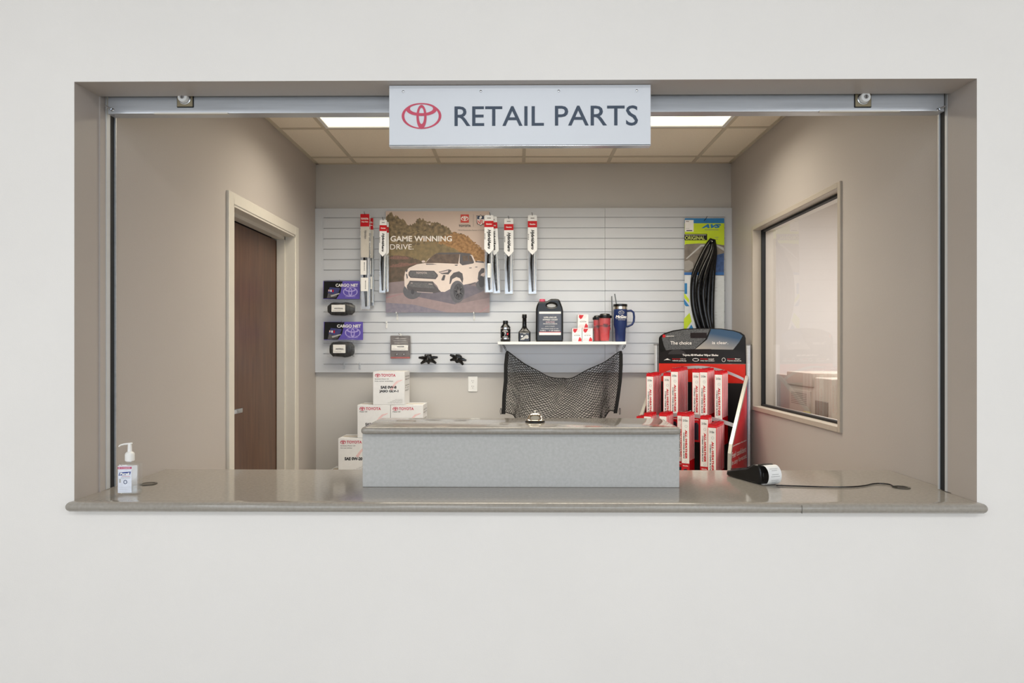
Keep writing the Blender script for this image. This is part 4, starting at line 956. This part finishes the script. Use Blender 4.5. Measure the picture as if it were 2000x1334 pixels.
# ================================================================ OIL BOXES
YX = 4.52; kX = YX/F
def carton(px0, py0, px1, py1, lines, lab, y=YX, dep=.215, zz=None):
    x0, z1 = P(px0, py0, y); x1, z0 = P(px1, py1, y)
    if zz is not None: z1 = zz+(z1-z0); z0 = zz
    t = thing('oil_box', lab, 'box', ((x0+x1)/2, y, z0), 0, 'white motor oil boxes'); hw_ = (x1-x0)/2; h = z1-z0
    b = MB(); b.box(-hw_, hw_, 0, dep, 0, h, M_wcard, .0015, 1)
    y_ = -.0005; k = 2*hw_/320
    def X_(a): return -hw_+a*k
    def Z_(a): return h-a*h/345
    b.emblem(X_(48), Z_(40), 56*k, y_, M_logo, fat=1.5); b.text('TOYOTA', X_(82), X_(230), Z_(54), Z_(24), y_, M_logo, .035)
    for s_, a0, c0, a1, c1, bd in lines: b.text(s_, X_(a0), X_(a1), Z_(c1), Z_(c0), y_, M_kprint, bd)
    M_sw = mat('pale_red_streak', (226,178,182), .5, c2=(238,220,218), nscale=120, stretch=(1,1,3))
    b.poly([(X_(170),Z_(185)),(X_(205),Z_(135)),(X_(240),Z_(98)),(X_(295),Z_(84)),(X_(300),Z_(90)),(X_(255),Z_(112)),(X_(225),Z_(145)),(X_(195),Z_(200))], y_+.0002, M_sw)
    for q in range(4): b.text('motor oil lubricant', X_(225-(q*25)), X_(300), Z_(292+q*12), Z_(285+q*12), y_, M_gprint)
    b.build('carton_body', t)
    b = MB(); Ms = T(hw_+.0006, 0, 0) @ RZ(math.pi/2)
    for a, tx in ((.82,'API SN'),(.74,'Motor Oil'),(.55,'SAE 0W'),(.48,'5 qt'),(.40,'NET')): b.text(tx, .03, dep-.03, h*a, h*(a+.045), 0, M_gprint, .02, M=Ms)
    b.build('side_print', t)
    b = MB(); b.box(-hw_+.01, hw_-.01, dep/2-.025, dep/2+.025, h, h+.0006, mat('parcel_tape', (200,186,164), .3)); b.box(-.04,.04,.012,.03,h,h+.0005,M_lgrey); b.build('tape', t)
    return t, h
ln1 = [('Synthetic Motor Oil',18,73,160,84,.02),('Huile moteur synthetique',18,96,205,106,.02),('SAE 0W-8',78,148,238,178,.05),('JASO GLV-1',64,190,258,222,.05)]
ln2 = [('Motor Oil',22,64,95,76,.02),('SAE 0W-16',78,185,238,215,.05)]
ln3 = [('Synthetic Motor Oil',22,73,165,84,.02),('Huile moteur synthetique',22,96,135,106,.02),('SAE 0W-20',62,195,235,228,.05)]
zA = P(660, 921, YX)[1]; hB = 65.5*kX
carton(660.5, 856, 725, 921, ln3, 'white motor oil box reading SAE 0W-20, left of the raised ledge', zz=zA)
carton(726.5, 856, 791, 921, ln3, 'white motor oil box hidden behind the ledge, middle of its row', zz=zA)
carton(792.5, 856, 857, 921, ln3, 'white motor oil box hidden behind the ledge, right of its row', zz=zA)
z2 = zA+65*kX+.0012
carton(698, 788, 762, 853, ln2, 'white motor oil box reading Motor Oil, left of the two in the middle row', zz=z2)
carton(763, 788, 826, 853, ln2, 'white motor oil box reading Motor Oil, right of the two in the middle row', zz=z2)
z3 = z2+65*kX+.0012
carton(728.5, 723, 790, 788, ln1, 'white motor oil box reading SAE 0W-8 at the very top of the stack', zz=z3)
z4 = zA-65*kX-.0012; z5 = z4-65*kX-.0012
ordq = ['first', 'second', 'third', 'fourth']
for q in range(4):
    carton(640+q*66, 920, 704+q*66, 985, ln3, ('white motor oil box at lower left of the stack, only its top showing' if q == 0 else 'white motor oil box of the lowest row hidden behind the ledge, %s from left' % ordq[q]), zz=z4)
b = MB(); q0 = P(636, 900, YX)[0]; q1 = P(905, 900, YX)[0]; b.box(q0, q1, YX-.01, YX+.23, 0, z4-.001, M_white, .003, 1)
tag(b.build('low_cabinet', None, ((q0+q1)/2, YX+.1, 0), True), 'low white cabinet under the stack of oil boxes', 'cabinet')

# ================================================================ WIPER DISPLAY STAND
A = math.radians(33); SX, SY = 1.236, 4.5375
MS = T(SX, SY, 0) @ RZ(-A); MSi = MS.inverted()
def SL(px, py, ly):
    # where the sight line meets the stand's local plane y = ly
    x1_, z1_ = P(px, py, 1.0); o = MSi @ Vector((0,0,CH)); d_ = (MSi.to_3x3() @ Vector((x1_, 1.0, z1_-CH)))
    k = (ly-o.y)/d_.y; p = o+d_*k; return p.x, p.z
st = thing('wiper_display_stand', 'curved-top black and red wiper blade display stand in the right rear corner', 'display stand', (SX, SY, 0), -A)
HW = .3145
yh = -.012
hx0 = SL(1287, 660, yh)[0]; hx1 = SL(1456, 660, yh)[0]
def H(zx, zy, ly=yh): return SL(1180+zx/4.169, 620+zy/4.169, ly)
b = MB()
arch = [(445,375),(445,170),(455,150),(490,128),(560,106),(650,92),(800,86),(950,90),(1050,104),(1110,122),(1140,142),(1150,170),(1150,375)]
b.shape([[H(*q) for q in arch]], yh, yh+.012, M_black)
x0, z0 = H(445, 372); x1, z1 = H(1150, 372)
b.build('header_board', st)
o = yh-.0006
b = MB(); b.poly([H(*q) for q in ((470,165),(500,136),(560,116),(650,100),(800,94),(868,94),(830,170),(740,258),(540,262),(505,270),(488,235))], o, mat('rainy_glass', (52,54,58), .15, c2=(112,114,116), nscale=220))
M_gr = mat('clear_glass_print', (62,92,122), .15)
def gradient(m, z0, z1, x0, x1, ca, cb):
    N = m.node_tree.nodes; L = m.node_tree.links; tc = N.new('ShaderNodeTexCoord'); sp = N.new('ShaderNodeSeparateXYZ'); L.new(tc.outputs['Object'], sp.inputs[0])
    a = N.new('ShaderNodeMapRange'); a.inputs[1].default_value = z0; a.inputs[2].default_value = z1; L.new(sp.outputs['Z'], a.inputs[0])
    c = N.new('ShaderNodeMapRange'); c.inputs[1].default_value = x0; c.inputs[2].default_value = x1; L.new(sp.outputs['X'], c.inputs[0])
    ad = N.new('ShaderNodeMath'); ad.operation = 'ADD'; ad.use_clamp = True; L.new(a.outputs[0], ad.inputs[0]); 
    m2 = N.new('ShaderNodeMath'); m2.operation = 'MULTIPLY'; m2.inputs[1].default_value = .5; L.new(c.outputs[0], m2.inputs[0]); L.new(m2.outputs[0], ad.inputs[1])
    mx = N.new('ShaderNodeMix'); mx.data_type = 'RGBA'; mx.inputs[6].default_value = rgb(ca); mx.inputs[7].default_value = rgb(cb); L.new(ad.outputs[0], mx.inputs[0])
    L.new(mx.outputs[2], N['Principled BSDF'].inputs['Base Color'])
p = H(745, 262); q = H(1000, 96); gradient(M_gr, p[1], q[1], p[0], H(1120, 200)[0], (176,170,160), (54,82,112))
b.poly([H(*q) for q in ((868,94),(950,97),(1050,112),(1100,128),(1128,150),(1100,200),(1050,262),(740,258),(830,180))], o, M_gr)
b.poly([H(*q) for q in ((862,94),(870,96),(860,125),(838,180),(745,256),(738,256),(825,178),(850,120))], o-.0008, M_black)
for (a, c, d_, e) in ((703,125,836,168),(708,258,872,290)): b.poly([H(a,c), H(d_,c), H(d_,e), H(a,e)], o-.0012, mat('dark_ink', (30,22,24), .2))
b.poly([H(*q) for q in ((446,290),(500,270),(540,262),(1050,264),(1100,270),(1148,290),(1148,372),(446,372))], o-.0002, mat('dark_ink2', (26,24,26), .2))
b.poly([H(*q) for q in ((520,300),(530,280),(560,266),(610,262),(650,275),(672,300))], o-.0005, mat('wheel_ink', (52,50,52), .3))
b.build('windscreen_print', st)
b = MB(); o2 = o-.002
def HT(tx, a0, c0, a1, c1, m, bd=.01): p = H(a0, c1, o2); q = H(a1, c0, o2); b.text(tx, p[0], q[0], p[1], q[1], o2, m, bd)
HT('The choice', 540, 193, 712, 221, M_wprint); HT('is clear.', 880, 193, 1010, 218, M_wprint); HT('Toyota All-Weather Wiper Blades', 638, 299, 930, 318, M_wprint, .04)
HT('GENUINE', 502, 149, 568, 156, M_wprint, .03); c = H(487, 152, o2); b.ering(c[0], c[1], .011, .011, c[0], c[1], .002, .002, o2, M_red)
for x_, m_ in ((555, 'Engineered'), (783, 'Design'), (1000, 'Approved')): HT(m_, x_, 333, x_+62, 344, M_red, .03)
for x_, s1, s2 in ((620,'to fit your','vehicle perfectly'),(848,'tested','every road condition'),(1066,'by','Toyota standards')):
    HT(s1, x_, 333, x_+45, 344, M_wprint, .02); HT(s2, x_-65, 348, x_+50, 359, M_wprint, .02)
p = [H(*q, o2) for q in ((484,350),(515,333),(545,350),(530,346),(500,346))]; b.poly(p, o2, M_wprint)
c = H(745,345,o2); b.ering(c[0],c[1],.022,.011,c[0],c[1],.019,.008,o2,M_wprint); c = H(973,345,o2); b.ering(c[0],c[1],.012,.014,c[0],c[1],.0095,.0115,o2,M_wprint)
b.build('header_lettering', st)
b = MB(); x0, z1 = H(446, 373); x1, _ = H(1150, 373); b.box(x0, x1, yh, yh+.01, .05, z1, mat('orange_red_panel', (206,40,26), .35, var=.03)); b.build('back_panel', st)
for sgn in (-1, 1):
    z1 = SL(1282 if sgn < 0 else 1461, 674, 0)[1]
    b = MB(); b.box(sgn*HW-.011, sgn*HW+.011, -.02, .016, 0, z1, M_alu, .003, 2); b.box(sgn*HW-.013, sgn*HW+.013, -.022, .018, z1, z1+.006, M_gprint); b.build('upright_post', st)
# side frames (bent tube) with printed panels
def side(sgn):
    xx = sgn*(HW-.004)
    fr = [(-.02,1.215),(-.035,1.205),(-.10,1.14),(-.30,.93),(-.40,.82),(-.425,.77),(-.43,.70),(-.43,.05)]
    # inner and outer outline of the flat bar
    b = MB(); secs = []
    for k, (y, z) in enumerate(fr):
        p0 = fr[max(0,k-1)]; p1 = fr[min(len(fr)-1,k+1)]; ty, tz = p1[0]-p0[0], p1[1]-p0[1]; l_ = math.hypot(ty, tz); ny, nz = tz/l_, -ty/l_
        w1 = .0085
        secs.append([(xx-.010, y+ny*w1, z+nz*w1), (xx+.010, y+ny*w1, z+nz*w1), (xx+.010, y-ny*w1, z-nz*w1), (xx-.010, y-ny*w1, z-nz*w1)])
    b.rings(secs, mat('silver_frame', (190,188,180), .3, metal=.5, var=.02), False, True); b.build('side_frame', st)
    b = MB(); out = [(-y, z) for y, z in fr]+[(.0,.05),(.0,1.215)]
    Mx = T(xx-sgn*.002, 0, 0) @ RZ(-math.pi/2)
    b.shape([out], -.002, .002, mat('side_red', (196,34,40), .35, c2=(176,30,44), nscale=4), M=Mx)
    pnl = b.build('side_panel', st)
    if sgn > 0:
        b = MB(); Mt = T(xx+.0015, 0, 0) @ RZ(math.pi/2)
        b.text('Toyota All-Weather Wiper Blades', -.385, -.05, .80, .812, 0, M_wprint, .03, M=Mt)
        b.text('Feel confident', -.385, -.06, .735, .770, 0, M_wprint, 0, M=Mt); b.text('in any forecast.', -.385, -.04, .685, .722, 0, M_wprint, 0, M=Mt)
        b.rect(-.03, -.012, .06, 1.19, .0004, mat('panel_blue_edge', (70,74,110), .35), M=Mt)
        b.build('panel_lettering', st)
side(1); side(-1)
b = MB(); b.box(-HW, HW, -.44, .02, .0, .05, M_black, .004, 1); b.build('base', st)
b = MB(); b.box(-HW+.02, HW-.02, -.035, yh-.004, .06, 1.17, M_blackm); b.build('black_backing', st)
# wire rails
def rail(ly0, bow, z, nm='hanging_rail', hh=.012, drop=.05):
    b = MB(); secs = []; zc = z
    for k in range(17):
        f_ = k/8-1; x = f_*(HW-.02); y = ly0-bow*(1-f_*f_)
        z = zc-drop*f_*f_
        secs.append([(x, y-.0015, z-hh), (x, y+.0015, z-hh), (x, y+.0015, z+hh), (x, y-.0015, z+hh)])
    b.rings(secs, M_alu, False, True); b.build(nm, st)
# wiper packs
PT_W, PT_T, PT_H = .054, .0235, .47
def pack_proto(label):
    t = thing('wiper_blade_box', label, 'wiper blade pack', (0,0,0), -A)
    hw_ = PT_W/2; b = MB()
    b.box(-hw_, hw_, .0, PT_T-.0035, -PT_H, -.012, M_redd, .002, 1)
    b.box(hw_*.98, hw_+.0008, .004, PT_T-.009, -PT_H*.62, -.02, M_pink)
    b.shape([[(-hw_,-.014),(hw_,-.014),(hw_*.96,0),(-hw_*.96,0)]], .006, .011, M_redd); b.build('red_shell', t)
    b = MB(); y_ = -.0008; b.box(-hw_*.86, hw_*.88, y_, .001, -PT_H*.66, -.022, M_wprint)
    y2 = y_-.0005
    b.text('ALL-WEATHER', -hw_*.10, hw_*.42, -PT_H*.60, -PT_H*.22, y2, M_red, .05, .15, True); b.text('HYBRID WIPER BLADE', -hw_*.50, -hw_*.24, -PT_H*.60, -PT_H*.26, y2, M_kprint, .04, .1, True)
    b.text('22 IN 550mm', -hw_*.6, hw_*.5, -PT_H*.115, -PT_H*.085, y2, M_gprint, .03)
    b.ering(hw_*.15, -PT_H*.175, hw_*.3, hw_*.3, hw_*.15, -PT_H*.175, hw_*.24, hw_*.24, y2, M_lgrey); b.ering(hw_*.1, -PT_H*.635, hw_*.25, hw_*.25, hw_*.1, -PT_H*.635, hw_*.2, hw_*.2, y2, M_lgrey)
    b.build('label_card', t)
    b = MB(); b.text('Genuine Parts', -hw_*.6, hw_*.6, -PT_H*.70, -PT_H*.685, -.0006, M_wprint, .03); b.shape([[(-hw_*.6,-PT_H*.97),(hw_*.6,-PT_H*.97),(hw_*.6,-PT_H*.76),(hw_*.2,-PT_H*.73),(-hw_*.4,-PT_H*.74),(-hw_*.6,-PT_H*.78)]], -.0006, .002, mat('window_film', (34,34,48), .12)); b.build('bottom_window', t)
    return t
ordw = ['', 'second', 'third', 'fourth', 'fifth', 'sixth', 'seventh', 'eighth', 'ninth']
PACKS = [ # front-left px, front top py, local y of the front, count, where
    (1261.5, 729, -.235, 6, 'leftmost upper stack', 'back'),
    (1295, 728, -.215, 2, 'narrow upper stack second from left', ''),
    (1309.5, 719.5, -.262, 8, 'tall middle upper stack', ''),
    (1351.5, 721, -.225, 2, 'narrow upper stack right of the middle', ''),
    (1366, 720.5, -.262, 6, 'upper stack second from right', ''),
    (1395, 725, -.235, 5, 'rightmost upper stack', ''),
    (1229, 812, -.405, 4, 'leftmost lower stack behind the ledge', ''),
    (1257, 806.5, -.43, 4, 'second lower stack from left behind the ledge', ''),
    (1287, 806, -.445, 5, 'third lower stack from left', ''),
    (1322, 805, -.345, 2, 'narrow lower stack behind the ledge corner', ''),
    (1330.5, 806, -.455, 4, 'lower stack just right of the ledge', ''),
    (1367, 812, -.41, 3, 'narrow lower stack second from right', ''),
    (1382, 828, -.455, 7, 'rightmost lower stack', '')]
proto = None
for px, py, ly, n, where, _ in PACKS:
    lx, lz = SL(px, py, ly); lx = max(lx, -HW+.018)
    for k in range(n):
        yk = ly+k*PT_T; w3 = MS @ Vector((lx+PT_W/2, yk, lz+.0009*k))
        lab = ('front wiper pack of the '+where) if k == 0 else ('%s wiper pack from front in the %s' % (ordw[k], where))
        grp = 'wiper blade packs on the display stand'
        if proto is None:
            proto = pack_proto(lab); proto.location = w3; proto['group'] = grp
        else: dup(proto, w3, lab, -A, grp)
for (px, py, ly, n, _, _) in PACKS:
    lx, lz = SL(px, py, ly); lx = max(lx, -HW+.018); b = MB(); xc = lx+PT_W/2
    b.tube([(xc, ly+n*PT_T+.01, lz+.0024+.0009*(n+.4)), (xc, ly-.006, lz+.0022), (xc-.004, ly-.018, lz+.008)], .0018, M_steel, 6); b.build('peg', st)
rail(-.045, .012, SL(1366, 717, -.05)[1], hh=.009, drop=.075); rail(-.268, .018, SL(1366, 812, -.28)[1])

# ================================================================ SERVICE BELL
Yb = 2.575; X, Z = P(1045, 823.5, Yb); Z = zr; k = Yb/F
t = thing('service_bell', 'round chrome service bell standing on the raised ledge', 'bell', (X, Yb, zr+.0003)); r = 19.5*k
b = MB(); b.lathe([(r*.92,0),(r,.001),(r,.003),(r*.92,.006)], M_black, seg=36); b.build('base', t)
b = MB(); b.lathe([(r*.95,.0065),(r*.97,.009),(r*.84,.012),(r*.80,.015),(r*.74,.023),(r*.55,.031),(r*.3,.035),(r*.1,.036)], M_chrome, seg=40); b.build('dome', t)
b = MB(); b.lathe([(.0022,.035),(.0022,.040),(.005,.041),(.005,.043),(0,.045)], M_chrome, seg=16); b.build('button', t)

# ================================================================ HAND SANITIZER
k = 2.31/F; Yz = .503*F/(968-HY)+.016; X, _ = P(253.5, 968, Yz); k = Yz/F
t = thing('sanitizer_bottle', 'clear pump bottle of hand sanitizer at the left end of the countertop', 'bottle', (X, Yz, ZT+.0004), .12)
hw_ = 21.5*k; hb = 63*k; M_pet = film('bottle_plastic', (244,248,250), .14, .03, .08)
secs = []
for z, s_, dd in ((0,.90,.9),(.004,.98,.98),(.012,1,1),(hb*.90,1,1),(hb*.95,.95,.9),(hb*.985,.6,.7),(hb*1.0,.28,.5),(hb*1.06,.27,.48)):
    secs.append([(x, y, z) for x, y in rrect(2*hw_*s_, .038*dd, .010*min(s_, dd), 4)])
b = MB(); b.rings(secs, M_pet, True, True); b.build('bottle_body', t)
secs = [[(x, y, z) for x, y in rrect(2*hw_*.9, .030, .008, 4)] for z in (.004, .03)]
M_gel = film('gel', (236,244,248), .16, .03, .1)
b = MB(); b.rings(secs, M_gel, True, True); b.build('gel', t)
b = MB(); yl = -.0196; lx0, lx1 = -hw_*.80, hw_*.38
b.rect(lx0, lx1, hb*.07, hb*.90, yl, mat('sanitizer_label', (222,226,236), .4, var=.05, nscale=60)); b.rect(lx0, lx1, hb*.80, hb*.87, yl-.0003, mat('magenta_band', (190,70,110), .4)); b.text('#1 in hospitals', lx0+.002, lx1-.004, hb*.815, hb*.855, yl-.0006, M_wprint, .02)
b.poly([(lx0+.002,hb*.60),(lx0+.006,hb*.70),(lx1-.002,hb*.72),(lx1-.005,hb*.63)], yl-.0003, mat('purell_blue', (38,62,140), .4)); b.text('Purell', lx0+.006, lx1-.006, hb*.62, hb*.69, yl-.0006, M_wprint, .06, .2)
b.text('ADVANCED', lx0+.012, lx1-.005, hb*.565, hb*.585, yl-.0004, M_logo, .02); b.text('Hand Sanitizer', lx0+.010, lx1-.003, hb*.52, hb*.54, yl-.0004, M_gprint, .02)
b.ering((lx0+lx1)/2+.002, hb*.40, .006, .007, (lx0+lx1)/2+.002, hb*.40, .004, .005, yl-.0004, M_navy); b.rect(lx0+.004, lx0+.010, hb*.38, hb*.5, yl-.0004, M_lgrey)
for q in range(3): b.rect(lx0+.004, lx1-.004, hb*(.12+.06*q), hb*(.125+.06*q), yl-.0004, M_lgrey)
b.build('label', t)
b = MB(); b.tube([(0,0,.01),(.002,0,hb)], .0025, M_acry, 8); b.build('dip_tube', t)
b = MB(); r = 8.3*k; z0 = hb*1.03; b.lathe([(r,z0),(r,z0+14*k),(r*.85,z0+16*k),(r*.5,z0+18*k),(r*.42,z0+32*k),(0,z0+32*k)], M_wprint, seg=24); 
for q in range(20): a = 2*math.pi*q/20; b.box(r*.99, r*1.03, -.0005, .0005, z0+.002, z0+13*k, M_wprint, M=RZ(a))
b.build('pump_collar', t)
b = MB(); zt_ = z0+32*k; b.lathe([(.0042,zt_-.002),(.0046,zt_+.002),(.004,zt_+.004),(0,zt_+.005)], M_wprint, seg=16)
b.tube([(.008,0,zt_+.004),(0,0,zt_+.0025),(-.018,0,zt_+.001),(-.030,0,zt_-.002),(-.036,0,zt_-.007)], [.0028,.0034,.0030,.0026,.0022], M_wprint, 10); b.build('pump_nozzle', t)

# ================================================================ CARD TERMINAL
tx, ty = P(1504, 946, 2.47)[0], 2.47; bx, by = P(1433, 925, 2.66)[0], 2.66
ang = math.atan2(ty-by, tx-bx); Ln = .19
t = thing('card_terminal', 'black payment terminal lying on the countertop, printer end forward, receipt curling out', 'card terminal', ((tx+bx)/2, (ty+by)/2, ZT+.0004), ang)
hwid = .038
b = MB(); prof = [(-.100,.004),(-.098,.020),(-.06,.030),(.02,.050),(.055,.070),(.075,.072),(.088,.064),(.094,.045),(.094,.012),(.088,.002),(.03,.001),(-.09,.001)]
b.shape([prof], -hwid, hwid, M_black, .006, True); b.build('body', t)
b = MB(); Mk = T(-.04, 0, .0375) @ RY(-.22)
b.box(-.045, .012, -.03, .03, -.002, .002, mat('keypad_dark', (38,38,42), .4), .001, 1, M=Mk)
b.build('keypad', t)
b = MB(); b.box(-.02, .020, -.030, .030, -.001, .001, mat('screen_off', (20,24,30), .08), M=T(.022,0,.0545) @ RY(-.42)); b.build('screen', t)
b = MB(); secs = []
b.box(.0935, .0965, -.026, .026, .014, .046, M_blackg, .001, 1); b.build('rear_cover', t)
# curling paper receipt: strip in the terminal's own plane
b = MB(); strip = []
for k in range(25):
    f_ = k/24; a = math.radians(112-232*f_); strip.append((.088+.030*math.cos(a)*(1+.08*f_)+.010, .036+.0355*math.sin(a)*(1)))
vs = []; wv = .029
for x, z in strip: vs += [(x, -wv, max(.0008, z)), (x, wv, max(.0008, z))]
vs += [(p[0]*1.0-.0004, p[1], p[2]+.0003) for p in vs]
n = len(strip); fs = [(2*k, 2*k+1, 2*k+3, 2*k+2) for k in range(n-1)]+[(2*n+2*k, 2*n+2*k+2, 2*n+2*k+3, 2*n+2*k+1) for k in range(n-1)]
b.add(vs, fs, mat('receipt_paper', (238,238,236), .6, var=.01), True)
for q in range(9):
    if q in (2, 5): continue
    f_ = .28+.05*q; a = math.radians(112-232*f_); x = .098+.030*math.cos(a)*(1+.08*f_)+.0009*math.cos(a); z = .036+.0365*math.sin(a); a2 = math.radians(112-232*(f_+.012)); x2 = .098+.030*math.cos(a2)*(1+.08*f_)+.0009*math.cos(a2); z2_ = .036+.0365*math.sin(a2)
    ll = (.018, .012, .02, .015, .02, .01, .017, .013, .011)[q]; b.quad((x,-ll,z),(x,ll,z),(x2,ll,z2_),(x2,-ll,z2_), M_lgrey)
b.build('receipt_paper', t)
# cable along the counter
Li = t.matrix_basis.inverted() if False else (T(*t.location) @ RZ(ang)).inverted()
cp = []
for px, py in ((1516,947),(1560,948.5),(1620,950),(1665,949.5),(1690,947),(1703,944),(1720,943),(1738,945),(1745,949),(1752,950.5)):
    Y = (CH-ZT-.003)*F/(py-HY); X = P(px, py, Y)[0]; cp.append(Li @ Vector((X, Y, ZT+.0032)))
cp[-1].z -= .0
sm = []
for i in range(len(cp)-1):
    p0 = cp[max(i-1,0)]; p1 = cp[i]; p2 = cp[i+1]; p3 = cp[min(i+2,len(cp)-1)]
    for q in range(6):
        a = q/6; sm.append(.5*((2*p1)+(-p0+p2)*a+(2*p0-5*p1+4*p2-p3)*a*a+(-p0+3*p1-3*p2+p3)*a**3))
sm.append(cp[-1]); b = MB(); b.tube(sm, .0024, M_black, 8); b.build('cable', t)

# ================================================================ OFFICE THINGS SEEN THROUGH THE WINDOW
Mof = mat('office_plastic', (206,198,186), .45, var=.02); Mof2 = mat('office_plastic_dark', (150,142,132), .5)
b = MB(); b.box(XR+.15, XR+.75, 3.3, 5.1, 0, .93, mat('laminate', (196,186,172), .4), .004, 1); tag(b.build('office_desk', None, (XR+.45, 4.2, 0), True), 'beige office desk under the window beyond the glass', 'desk')
ox = XR+.24
def O(px, py, X=ox):
    # point on the plane X = const seen at this pixel
    x, z = P(px, py, 1.0); Y = X/x; return Y, CH+(z-CH)*Y
ya, za = O(1517, 735); yb_, zb2 = O(1640, 742)
t = thing('office_printer', 'beige office printer with vents standing on the desk beyond the window', 'printer', (ox, (ya+yb_)/2, .931))
L0 = t.location; y0_, y1_ = 3.80, 4.62; zt2 = 1.225
b = MB(); b.box(ox, ox+.42, y0_, y1_, .935, zt2, Mof, .012, 2); b.build('printer_body', t, L0, True)
b = MB(); b.box(ox-.015, ox+.30, 4.02, 4.40, zt2-.06, zt2+.025, Mof, .008, 2); b.build('paper_lid', t, L0, True)
b = MB(); b.box(ox-.012, ox+.01, 4.06, 4.36, .97, 1.14, Mof, .003, 1)
for q in range(7): b.box(ox-.0125, ox-.011, 4.10, 4.33, 1.05+q*.011, 1.054+q*.011, Mof2)
b.build('vent_door', t, L0, True)
b = MB(); b.box(ox-.006, ox+.002, 3.84, 4.0, 1.0, 1.09, Mof2, .003, 1); b.build('side_port', t, L0, True)
X = XR+.19
b = MB(); b.box(X, X+.012, 3.98, 4.06, .931, 1.02, mat('yellow_note', (222,212,140), .6), .001, 1, ); tag(b.build('note_pad', None, (X, 4.02, .931), True), 'yellow note pad leaning by the printer beyond the window', 'note pad')
b = MB(); rnd = random.Random(5)
b.lathe([(.02,0),(.024,.04),(.022,.06),(0,.06)], mat('brown_jar', (112,74,44), .3), X+.01, 3.93, .9312, seg=16); tag(b.build('small_jar', None, (X+.01, 3.93, .9312), True), 'small brown jar beside the note pad beyond the window', 'jar')
b = MB(); b.tube([(X, 4.45, .99), (X+.02, 4.52, .955), (X+.01, 4.58, .96), (X+.02, 4.50, .975)], .007, mat('brown_cord', (120,70,50), .5), 8); b.box(X-.01, X+.05, 4.42, 4.62, .9305, .95, mat('tan_tray', (176,130,104), .5), .004, 1)
tag(b.build('desk_tray', None, (X, 4.5, .9305), True), 'tan desk tray with a looped cord at the far end beyond the window', 'tray')
